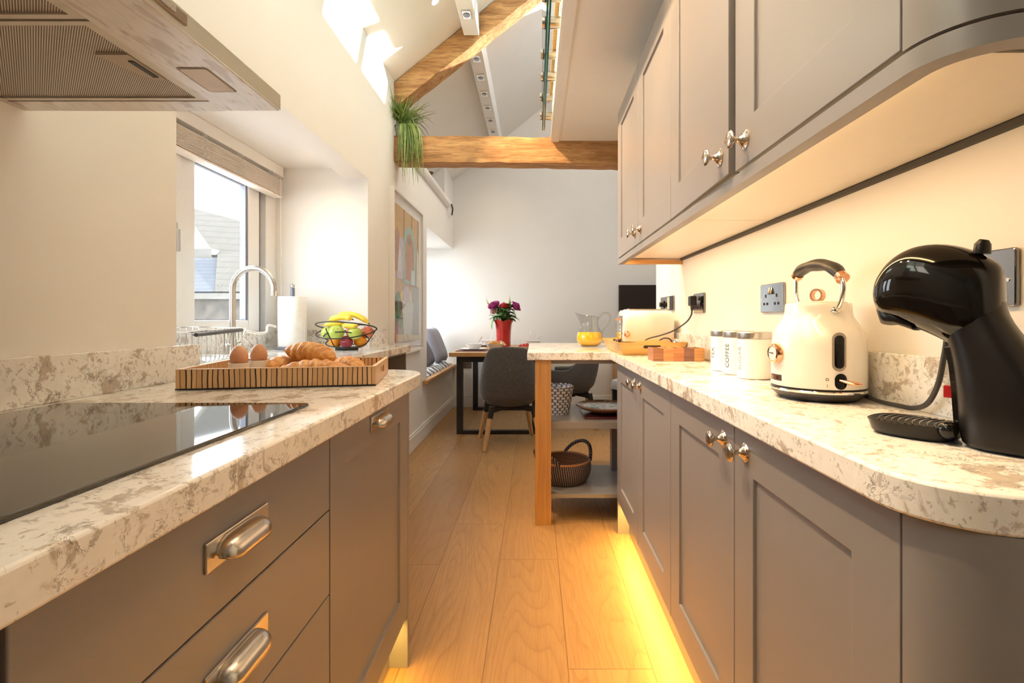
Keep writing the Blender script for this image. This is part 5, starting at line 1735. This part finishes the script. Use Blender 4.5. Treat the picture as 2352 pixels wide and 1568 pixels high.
# wall sockets and thermostat
def socket(y0, y1, z0, z1, label, plate_m, n=2):
    o = thing('wall_socket', label, 'socket', (WR - .003, (y0 + y1) / 2, (z0 + z1) / 2), 0)
    xw = WR - .001
    MB().prism(rrect(0, 0, y1 - y0, z1 - z0, .006), 0, .008, Matrix.Translation((xw - .008, (y0 + y1) / 2, (z0 + z1) / 2)) @ Matrix(((0, 0, 1, 0), (1, 0, 0, 0), (0, 1, 0, 0), (0, 0, 0, 1)))).build('plate', plate_m, o, smooth=False, bevel=.002)
    xs = xw - .0085
    for s in (-1, 1):
        cy = (y0 + y1) / 2 + s * .036; cz = (z0 + z1) / 2 - .008
        h = MB().box(xs - .0008, xs + .001, cy - .003, cy + .003, cz + .010, cz + .020)
        h.build('earth_slot', M['black'], o, smooth=False)
        for d in (-.011, .011):
            MB().box(xs - .0008, xs + .001, cy + d - .0042, cy + d + .0042, cz - .014, cz - .006).build('pin_slot', M['black'], o, smooth=False)
    for d in (-.007, .007):
        MB().hexa([(xs + .001, (y0 + y1) / 2 + d - .005, z1 - .034), (xs + .001, (y0 + y1) / 2 + d + .005, z1 - .034), (xs + .001, (y0 + y1) / 2 + d + .005, z1 - .012), (xs + .001, (y0 + y1) / 2 + d - .005, z1 - .012),
                   (xs - .006, (y0 + y1) / 2 + d - .0055, z1 - .033), (xs - .006, (y0 + y1) / 2 + d + .0055, z1 - .033), (xs - .001, (y0 + y1) / 2 + d + .004, z1 - .012), (xs - .001, (y0 + y1) / 2 + d - .004, z1 - .012)]).build('rocker_switch', M['smoke'], o, smooth=False, bevel=.001)
    for d in (-.060, .060):
        MB().cyl((xs - .0006, (y0 + y1) / 2 + d, (z0 + z1) / 2 - .004), (xs + .001, (y0 + y1) / 2 + d, (z0 + z1) / 2 - .004), .003, seg=12).build('screw', M['nickel'], o)
    return o
M['plate_blue'] = plain('polished_black_nickel', (.34, .36, .39), .10, .9, var=.01)
socket(1.497, 1.648, 1.122, 1.212, 'double socket in polished black nickel above the sugar canister', M['plate_blue'])
socket(2.20, 2.345, 1.128, 1.218, 'double socket in black nickel with the toaster plug in it', M['smoke'])
sc3 = socket(.772, .917, 1.120, 1.212, 'double socket partly hidden behind the coffee machine', M['smoke'])
MB().box(.705, .740, .86, .90, 1.135, 1.182).build('plug', M['black_satin'], sc3, smooth=False, bevel=.006)
th_ = thing('thermostat', 'dimmer knob and thermostat display panel at the far end of the right wall', 'thermostat', (WR - .005, 2.82, 1.18))
MB().box(WR - .010, WR - .001, 2.685, 2.955, 1.150, 1.228).build('plate', M['smoke'], th_, smooth=False, bevel=.002)
MB().box(WR - .011, WR - .0095, 2.755, 2.800, 1.156, 1.222).build('display', plain('lcd_green', (.50, .52, .40), .4), th_, smooth=False)
MB().box(WR - .0105, WR - .0097, 2.690, 2.752, 1.152, 1.226).build('dark_panel', M['black_satin'], th_, smooth=False)
k_ = MB().box(WR - .016, WR - .009, 2.862, 2.912, 1.163, 1.205).build('knob_mount', M['smoke'], th_, smooth=False, bevel=.002)
MB().cyl((WR - .032, 2.887, 1.184), (WR - .014, 2.887, 1.184), .014, seg=24).build('dimmer_knob', M['black_satin'], k_)

# kettle
kx, ky = .632, 1.12
kt = thing('kettle', 'cream kettle with black grip and copper gauge on the right worktop', 'kettle', (kx, ky, ZT))
def kl(prof, name, m, par=kt, seg=64, **k): return MB().lathe(prof, (kx, ky, ZT), seg).build(name, m, par, **k)
kl([(0, .0005), (.072, .0005), (.080, .003), (.094, .016), (.0965, .020), (0, .020)], 'power_base', M['rubber'])
kl([(.090, .0195), (.0968, .0198), (.0972, .0228), (.0955, .0250), (.090, .025)], 'base_ring', M['chrome'])
kl([(.080, .0245), (.0945, .0248), (.0945, .0290), (.080, .030)], 'body_seal', M['black_satin'])
body = kl([(.0, .0285), (.0935, .0285), (.0950, .031), (.0948, .075), (.0940, .118), (.0925, .132), (.0885, .146), (.0820, .159), (.0745, .171), (.0690, .181), (.0668, .190), (.0662, .200), (.0655, .207), (.0640, .210), (0, .210)], 'body', M['cream'])
kl([(0, .208), (.057, .208), (.057, .2125), (.052, .2145), (0, .2150)], 'lid', M['cream'])
kr = MB().tube([(kx + .004, ky + .0135 * math.cos(R(a)), ZT + .227 + .0135 * math.sin(R(a))) for a in range(0, 360, 15)], .0032, 10, closed=True, flat=(1, 1))
kr2 = MB(); rings = []
for a in range(0, 360, 12):
    c, s = math.cos(R(a)), math.sin(R(a))
    rings.append([(kx + dx * .88 - r * c * .48, ky + dx * .48 + r * c * .88, ZT + .2285 + r * s) for r, dx in ((.0105, -.006), (.0150, -.006), (.0150, .006), (.0105, .006))])
rings.append(rings[0])
kr.bm.free()
kr2.loft(rings, cap=False).build('lid_ring', M['copper'], kt, angle=50)
def on_body(phi, z, r, out=0.0):
    return Vector((kx + (r + out) * math.cos(phi), ky + (r + out) * math.sin(phi), ZT + z))
# handle: side bars from the pivots, black grip with copper collars
hN = [(kx, ky - .067, 1.119), (kx, ky - .080, 1.128), (kx, ky - .092, 1.150), (kx, ky - .094, 1.172), (kx, ky - .088, 1.190)]
hF = [(kx, ky + .067, 1.124), (kx, ky + .080, 1.136), (kx, ky + .090, 1.160), (kx, ky + .091, 1.185), (kx, ky + .086, 1.206)]
MB().tube(catmull(hN, 6), .0048, 14).build('handle_bar', M['chrome'], kt)
MB().tube(catmull(hF, 6), .0048, 14).build('handle_bar', M['chrome'], kt)
gp_ = catmull([(kx, ky - .087, 1.188), (kx, ky - .062, 1.207), (kx, ky - .025, 1.2185), (kx, ky + .02, 1.2215), (kx, ky + .058, 1.218), (kx, ky + .084, 1.207)], 7)
n = len(gp_)
MB().tube(gp_, [.0118 + .0035 * math.sin(PI * i / (n - 1)) - .001 * math.cos(6 * PI * i / (n - 1)) for i in range(n)], 18, flat=(1.15, .85)).build('grip', M['rubber'], kt)
for p, q in (((kx, ky - .0925, 1.183), (kx, ky - .084, 1.1905)), ((kx, ky + .0885, 1.2035), (kx, ky + .081, 1.2085))):
    MB().cyl(p, q, .0135, .0128, seg=22).build('collar', M['copper'], kt)
for s in (-1, 1):
    MB().sphere((kx, ky + s * .0675, 1.119 if s < 0 else 1.124), .0095, 16, (1.2, .7, .8)).build('pivot', M['chrome'], kt)
# gauge on the left side
pg_ = R(184); nrm = Vector((math.cos(pg_), math.sin(pg_), 0))
MG = Matrix.Translation(on_body(pg_, .100, .0905)) @ Vector((0, 0, 1)).rotation_difference(nrm).to_matrix().to_4x4()
gu = MB().lathe([(.0, 0), (.0218, 0), (.0222, .006), (.0205, .014), (.0178, .0160), (.0165, .0150)], seg=36, M=MG, cap=False).build('gauge', M['copper'], kt)
MB().lathe([(0, .0140), (.0175, .0140)], seg=28, M=MG, cap=False).build('gauge_face', plain('gauge_dial', (.72, .75, .76), .2), gu)
nd = MB(); nd.hexa([MG @ Vector(p) for p in ((-.0012, -.004, .0145), (.0012, -.004, .0145), (.0006, .013, .0145), (-.0006, .013, .0145), (-.0012, -.004, .0150), (.0012, -.004, .0150), (.0006, .013, .0150), (-.0006, .013, .0150))])
nd.build('needle', M['ink'], gu, smooth=False)
def patch(phi0, phi1, z0, z1, r, out, name, m, par=kt, n=8, th=.0012):
    b = MB(); rings = []
    for i in range(n + 1):
        a = phi0 + (phi1 - phi0) * i / n
        rings.append([on_body(a, z0, r, out), on_body(a, z1, r, out), on_body(a, z1, r, out + th), on_body(a, z0, r, out + th)])
    return b.loft(rings).build(name, m, par, smooth=False)
bd_ = patch(R(166), R(194), .040, .053, .0950, -.0004, 'badge', plain('badge_brown', (.06, .035, .025), .3), kt)
for k in range(5):
    patch(R(174 + 3.2 * k), R(176 + 3.2 * k), .0435, .0495, .0950, .0006, 'badge_mark', M['copper'], bd_, 2, .0005)
# water window (capsule) and switch on the near side
def capsule(phi, zc, w, h, r, out, name, m, par=kt, th=.001):
    b = MB()
    pts = rrect(0, 0, w, h, min(w, h) * .499, 8)
    f = [b.bm.verts.new(on_body(phi + u / r, zc + v, r, out + th)) for u, v in pts]
    k = [b.bm.verts.new(on_body(phi + u / r, zc + v, r, out - .001)) for u, v in pts]
    b._f(f); b._f(k[::-1])
    for i in range(len(pts)):
        j = (i + 1) % len(pts); b._f([f[i], f[j], k[j], k[i]])
    return b.build(name, m, par, smooth=False)
pw_ = R(-95.5)
wwf = capsule(pw_, .108, .0275, .080, .0948, .0, 'water_window', plain('window_surround', (.42, .36, .30), .2, .3), kt, .0012)
capsule(pw_, .108, .0185, .068, .0948, .0012, 'window_glass', M['black_gloss'], wwf, .0010)
swr = capsule(pw_ + R(2), .047, .0235, .033, .0950, .0, 'switch_recess', M['black_gloss'], kt, .0008)
d0 = on_body(pw_ + R(1), .050, .0950, .001); d1 = on_body(pw_ + R(9), .0455, .0950, .020); d2 = on_body(pw_ + R(15), .0445, .0950, .026)
MB().tube([d0, d0.lerp(d1, .6), d1, d2], [.0042, .0060, .0066, .0045], 14, flat=(1.2, .7)).build('switch_lever', M['copper'], kt)
for ch_, zc in (('O', .0505), ('I', .0375)):
    text_mesh(ch_, .0085, M['ink'], 'switch_mark', kt, lambda u, v, d, zc=zc: on_body(pw_ - R(13.5) + u / .095, zc + v, .0950, .0003 + d), .0002)
kc = catmull([(kx + .075, ky - .045, .936), (.702, 1.02, .9325), (.712, .98, .931), (.716, .945, .9325), (.716, .912, .948), (.719, .893, .985), (.722, .885, 1.03), (.724, .880, 1.075), (.724, .880, 1.14)], 8)
MB().tube(kc, .0046, 12).build('power_flex', M['rubber'], kt)

# coffee machine: a plane along direction n through A; head, column, drip tray
cA, cn, cm_ = Vector((.62, .70, 0)), Vector((-.6, .8, 0)), Vector((.8, .6, 0))
def CP(s, w, z): return cA + cn * s + cm_ * w + Vector((0, 0, z))
cf = thing('coffee_machine', 'glossy black rounded capsule coffee machine at the near right', 'coffee machine', (.62, .70, ZT))
def sup(k, n=36, e=2.4):
    out = []
    for i in range(n):
        a = 2 * PI * i / n
        c, s = math.cos(a), math.sin(a)
        out.append((math.copysign(abs(c) ** (2 / e), c), math.copysign(abs(s) ** (2 / e), s)))
    return out
prof = [(-.0275, 1.168, 1.080, .020), (-.022, 1.1765, 1.060, .034), (-.0108, 1.187, 1.050, .043), (.006, 1.1985, 1.052, .050), (.0232, 1.2062, 1.060, .054), (.0443, 1.2115, 1.0735, .057), (.0658, 1.211, 1.0845, .0575),
        (.080, 1.2065, 1.0905, .0555), (.0925, 1.2000, 1.0945, .0515), (.1045, 1.1895, 1.0985, .0450), (.1140, 1.1775, 1.1050, .0365), (.1205, 1.1640, 1.1150, .0270), (.1245, 1.1540, 1.1260, .0170), (.1262, 1.1450, 1.1370, .006)]
rings = []
for s, zt_, zb_, w_ in prof:
    zc, h = (zt_ + zb_) / 2, (zt_ - zb_) / 2
    rings.append([CP(s, w_ * a, zc + h * b_) for a, b_ in sup(1, 40, 2.25)])
MB().loft(rings).build('head', M['black_gloss'], cf, subsurf=1, angle=180)
# beak under the nose
bk = []
for s, zt_, zb_, w_ in ((.070, 1.10, 1.083, .030), (.090, 1.11, 1.0915, .036), (.104, 1.12, 1.0905, .033), (.1125, 1.13, 1.0920, .026), (.119, 1.14, 1.107, .018), (.1235, 1.145, 1.122, .010)):
    zc, h = (zt_ + zb_) / 2, (zt_ - zb_) / 2
    bk.append([CP(s, w_ * a, zc + h * b_) for a, b_ in sup(1, 28, 3)])
MB().loft(bk).build('capsule_holder', M['black_satin'], cf, angle=70)
col = []
for z, sf, sb, w_ in ((.9262, .012, -.094, .052), (.929, .016, -.098, .0555), (.945, .0185, -.099, .0575), (.97, .020, -.096, .058), (1.0, .022, -.087, .0565), (1.03, .0248, -.073, .053), (1.055, .028, -.059, .050),
                      (1.075, .033, -.0475, .047), (1.095, .040, -.035, .044), (1.115, .040, -.028, .042), (1.14, .036, -.025, .038), (1.165, .020, -.0265, .030), (1.176, .005, -.024, .018)):
    sc_, sh_ = (sf + sb) / 2, (sf - sb) / 2
    col.append([CP(sc_ + sh_ * a, w_ * b_, z) for a, b_ in sup(1, 40, 2.5)])
MB().loft(col).build('column', M['black_satin'], cf, subsurf=1, angle=180)
fs = []
for z, s, w_ in ((.945, .0195, .030), (1.0, .023, .029), (1.035, .0265, .027), (1.06, .032, .024)):
    fs.append([CP(s - .012, -w_, z), CP(s + .002, -w_ * .8, z), CP(s + .004, 0, z), CP(s + .002, w_ * .8, z), CP(s - .012, w_, z)])
MB().loft(fs, cap=False, closed=False).build('front_panel', M['black_gloss'], cf)
MB().hexa([CP(.020, .012, .935), CP(.028, .012, .935), CP(.028, .018, .935), CP(.020, .018, .935), CP(.026, .012, 1.04), CP(.034, .012, 1.04), CP(.034, .018, 1.04), CP(.026, .018, 1.04)]).build('red_rail', M['red_plastic'], cf, smooth=False)
MB().hexa([CP(.024, .008, .985), CP(.0415, .008, .985), CP(.0415, .020, .985), CP(.024, .020, .985), CP(.024, .008, 1.003), CP(.0415, .008, 1.003), CP(.0415, .020, 1.003), CP(.024, .020, 1.003)]).build('red_slider', M['red_plastic'], cf, smooth=False, bevel=.001)
# lever nub at the top
MB().tube([CP(-.006, -.012, 1.190), CP(-.007, -.012, 1.203), CP(-.0085, -.012, 1.209)], [.0085, .0078, .0045], 14, flat=(1, 1.3)).build('locking_lever', M['black_satin'], cf)
# drip tray: shallow dish with slats
def stad(s0, s1, w_, z, n=40):
    sc_, sh_ = (s0 + s1) / 2, (s1 - s0) / 2
    return [CP(sc_ + sh_ * a, w_ * b_, z) for a, b_ in sup(1, n, 2.7)]
dt = MB().loft([stad(.024, .120, .040, .9258), stad(.020, .127, .045, .930), stad(.018, .1325, .0485, .9465), stad(.020, .1305, .0465, .9475), stad(.024, .126, .043, .943), stad(.05, .10, .01, .942)])
dto = dt.build('drip_tray', M['black_satin'], cf)
for k in range(10):
    s = .034 + .0088 * k
    hw = .040 * math.sqrt(max(.1, 1 - ((s - .075) / .056) ** 4))
    MB().tube(catmull([CP(s - .004, -hw, .9465), CP(s + .002, -hw * .5, .9475), CP(s + .004, 0, .9478), CP(s + .002, hw * .5, .9475), CP(s - .004, hw, .9465)], 4), .0012, 6).build('slat', M['black_gloss'], dto)
MB().sphere(CP(.026, -.034, .945), .0125, 18).build('pivot_boss', M['black_gloss'], cf)

# juice jug
jx, jy = .353, 3.246
jg = thing('juice_jug', 'ribbed glass jug half full of orange juice on the breakfast bar', 'jug', (jx, jy, ZT))
pr = [(.045, .001), (.052, .002), (.070, .014), (.083, .036), (.0855, .055), (.081, .080), (.069, .103), (.058, .120), (.053, .135), (.0525, .155), (.054, .175), (.057, .187)]
rings = []
for r, z in pr:
    row = []
    for i in range(64):
        a = 2 * PI * i / 64
        rib = 1 + (.030 * math.cos(14 * a) if .11 < z < .18 else .004 * math.cos(14 * a))
        lip = max(0, math.cos(a - PI)) ** 6
        k = max(0, (z - .135) / .052)
        row.append((jx + r * rib * math.cos(a) * (1 + .62 * lip * k), jy + r * rib * math.sin(a), ZT + z + .018 * lip * k - .010 * k * max(0, math.cos(a)) ** 2 + .010 * k))
    rings.append(row)
jm = thin_glass('jug_glass', (.90, .90, .885), 1.75)
MB().loft(rings, cap=False).build('jug_body', jm, jg, angle=80)
MB().tube([(jx + .0575 * (math.cos(R(a)) * (1 + .62 * max(0, math.cos(R(a) - PI)) ** 6)), jy + .0575 * math.sin(R(a)), ZT + .198 + .018 * max(0, math.cos(R(a) - PI)) ** 6 - .010 * max(0, math.cos(R(a))) ** 2) for a in range(0, 360, 8)], .0022, 8, closed=True).build('rim', jm, jg)
MB().tube(catmull([(jx + .056, jy, ZT + .178), (jx + .085, jy, ZT + .212), (jx + .122, jy, ZT + .213), (jx + .135, jy, ZT + .185), (jx + .122, jy, ZT + .15), (jx + .098, jy, ZT + .118), (jx + .080, jy, ZT + .085)], 7), .0068, 14, flat=(.8, 1.1)).build('handle', jm, jg)
MB().lathe([(0, .004), (.046, .004), (.068, .015), (.081, .036), (.0835, .055), (.079, .080), (.074, .091), (0, .091)], (jx, jy, ZT), 48).build('orange_juice', plain('orange_juice', (.95, .56, .01), .25, var=.01), jg)

# ------------------------------------------------------------------ on the open shelves
def weave(name, a, b_, mode):
    t = NT(name)
    tc = t.n('TexCoord'); sp = t.n('SeparateXYZ'); t.l(tc.outputs['Object'], sp.inputs[0])
    ang = t.math('ARCTAN2', sp.outputs[1], sp.outputs[0])
    if mode == 'rope':
        row = t.math('MULTIPLY', t.math('ADD', sp.outputs[2], t.math('MULTIPLY', t.noise(t.coord(), 24, 2), .016)), 62.0 if name.startswith('grey') else 95.0)
        u = t.math('ADD', t.math('MULTIPLY', ang, 3.2 if name.startswith('grey') else 8.0), t.math('MULTIPLY', t.math('FLOOR', row), .5))
        n = t.noise(t.coord(), 70, 3)
        f = t.math('FRACT', t.math('ADD', u, t.math('MULTIPLY', n, .35)))
        fr = t.math('FRACT', row)
        m_ = t.math('MULTIPLY', t.ramp(f, [(.30, (0, 0, 0)), (.36, (1, 1, 1))]), t.ramp(fr, [(.12, (0, 0, 0)), (.28, (1, 1, 1))]))
    else:
        row = t.math('MULTIPLY', sp.outputs[2], 120.0)
        u = t.math('ADD', t.math('MULTIPLY', ang, 13.0), t.math('MULTIPLY', row, .10))
        f = t.math('FRACT', u); fr = t.math('FRACT', row)
        m_ = t.math('MULTIPLY', t.ramp(f, [(.30, (1, 1, 1)), (.38, (0, 0, 0))]), t.ramp(fr, [(.15, (0, 0, 0)), (.30, (1, 1, 1)), (.80, (1, 1, 1)), (.92, (0, 0, 0))]))
    t.col(t.mix(m_, a, b_)); t.set(rough=.8)
    t.bump(m_, .6, .003)
    return t.m
rb = thing('rope_basket', 'grey and white woven rope basket on the upper shelf', 'basket', (.115, 2.98, .546))
rwv = weave('grey_white_rope', (.17, .17, .20), (.86, .85, .84), 'rope')
b = MB(); rings = []
for i in range(15):
    t = i / 14
    z = .150 * t
    k = .088 + .024 * t
    rings.append([(k * (abs(math.cos(a)) ** .75) * math.copysign(1, math.cos(a)) * (1 + .012 * math.sin(11 * a + i * PI)), k * .95 * (abs(math.sin(a)) ** .75) * math.copysign(1, math.sin(a)), z + (.004 * math.sin(5 * a) if i > 11 else 0) ) for a in [2 * PI * j / 66 for j in range(66)]])
rings2 = [[(x * .92, y * .92, max(.008, z)) for x, y, z in r] for r in rings[::-1]]
b.loft(rings + rings2); loc(b, 'woven_body', rwv, rb)
b = MB()
for zz, rr, ph in ((.152, .109, 0), (.156, .105, 2.0)):
    b.tube([((rr + .003 * math.sin(18 * a + ph)) * abs(math.cos(a)) ** .75 * math.copysign(1, math.cos(a)), .95 * (rr + .003 * math.sin(18 * a + ph)) * abs(math.sin(a)) ** .75 * math.copysign(1, math.sin(a)), zz + .004 * math.cos(18 * a + ph)) for a in [2 * PI * j / 90 for j in range(90)]], .0052, 8, closed=True)
loc(b, 'braided_rim', rwv, rb)

rbk = thing('seagrass_basket', 'round brown and navy stitched basket with loop handles on the lower shelf', 'basket', (.165, 2.94, .159), R(0))
nav = weave('navy_stitch', (.028, .020, .035), (.50, .40, .32), 'stitch')
brn = weave('brown_weave', (.14, .065, .03), (.30, .16, .08), 'rope')
outp = [(.118, 0), (.135, .004), (.152, .030), (.162, .062), (.164, .090), (.160, .112), (.155, .122)]
inp = [(.150, .122), (.152, .10), (.150, .065), (.138, .030), (.118, .012), (0, .010)]
b = MB(); b.lathe([(0, 0)] + outp + [(.150, .1235)], seg=64, cap=False); loc(b, 'stitched_body', nav, rbk)
b = MB(); b.lathe(inp, seg=64, cap=False); loc(b, 'woven_lining', brn, rbk)
loc(MB().tube([(.1545 * math.cos(R(a)), .1545 * math.sin(R(a)), .123) for a in range(0, 360, 8)], .0065, 10, closed=True), 'rim_coil', plain('copper_cane', (.42, .20, .09), .6, var=.25, vscale=160), rbk)
for a0 in (R(40), R(215)):
    pts = []
    for i in range(19):
        t = i / 18
        a = a0 + R(-44 + 88 * t)
        hgt = .085 * math.sin(PI * t) ** .75
        pts.append(((.157 + .018 * math.sin(PI * t)) * math.cos(a), (.157 + .018 * math.sin(PI * t)) * math.sin(a), .116 + hgt))
    loc(MB().tube(pts, .0105, 10), 'loop_handle', nav, rbk)

bdx = thing('lacquer_board', 'dark maroon board under the painted plate on the upper shelf', 'board', (.43, 2.93, .546))
loc(MB().box(-.155, .04, -.16, .15, .0005, .010), 'board', plain('maroon_lacquer', (.085, .015, .022), .2), bdx, smooth=False, bevel=.002)
dpl = thing('painted_plate', 'brown-rimmed decorative plate painted in blue and yellow on the maroon board', 'plate', (.41, 2.935, .557))
def glaze():
    t = NT('painted_glaze')
    v = t.coord()
    n = t.noise(v, 16, 4, .6, 1.0)
    c = t.ramp(n, [(.28, (.03, .22, .30)), (.40, (.10, .42, .44)), (.47, (.45, .55, .62)), (.55, (.66, .70, .72)), (.62, (.72, .42, .06)), (.72, (.12, .16, .30))], 'CONSTANT')
    tc = t.n('TexCoord'); ln = t.n('VectorMath', operation='LENGTH'); t.l(tc.outputs['Object'], ln.inputs[0])
    m_ = t.ramp(ln.outputs['Value'], [(.125, (0, 0, 0)), (.150, (1, 1, 1))])
    n2 = t.noise(v, 40, 3)
    c = t.mix(m_, c, t.ramp(n2, [(.4, (.16, .09, .06)), (.6, (.34, .24, .18))]))
    t.col(c); t.set(rough=.2, coat=.4)
    return t.m
loc(MB().lathe([(.0, .030), (.10, .031), (.150, .038), (.168, .044)], seg=56, cap=False), 'painted_face', glaze(), dpl)
loc(MB().lathe([(0, .0), (.075, .0), (.080, .004), (.105, .012), (.150, .026), (.170, .038), (.172, .043), (.168, .045)], seg=56, cap=False), 'clay_underside', plain('terracotta_brown', (.26, .13, .08), .5, var=.1), dpl)
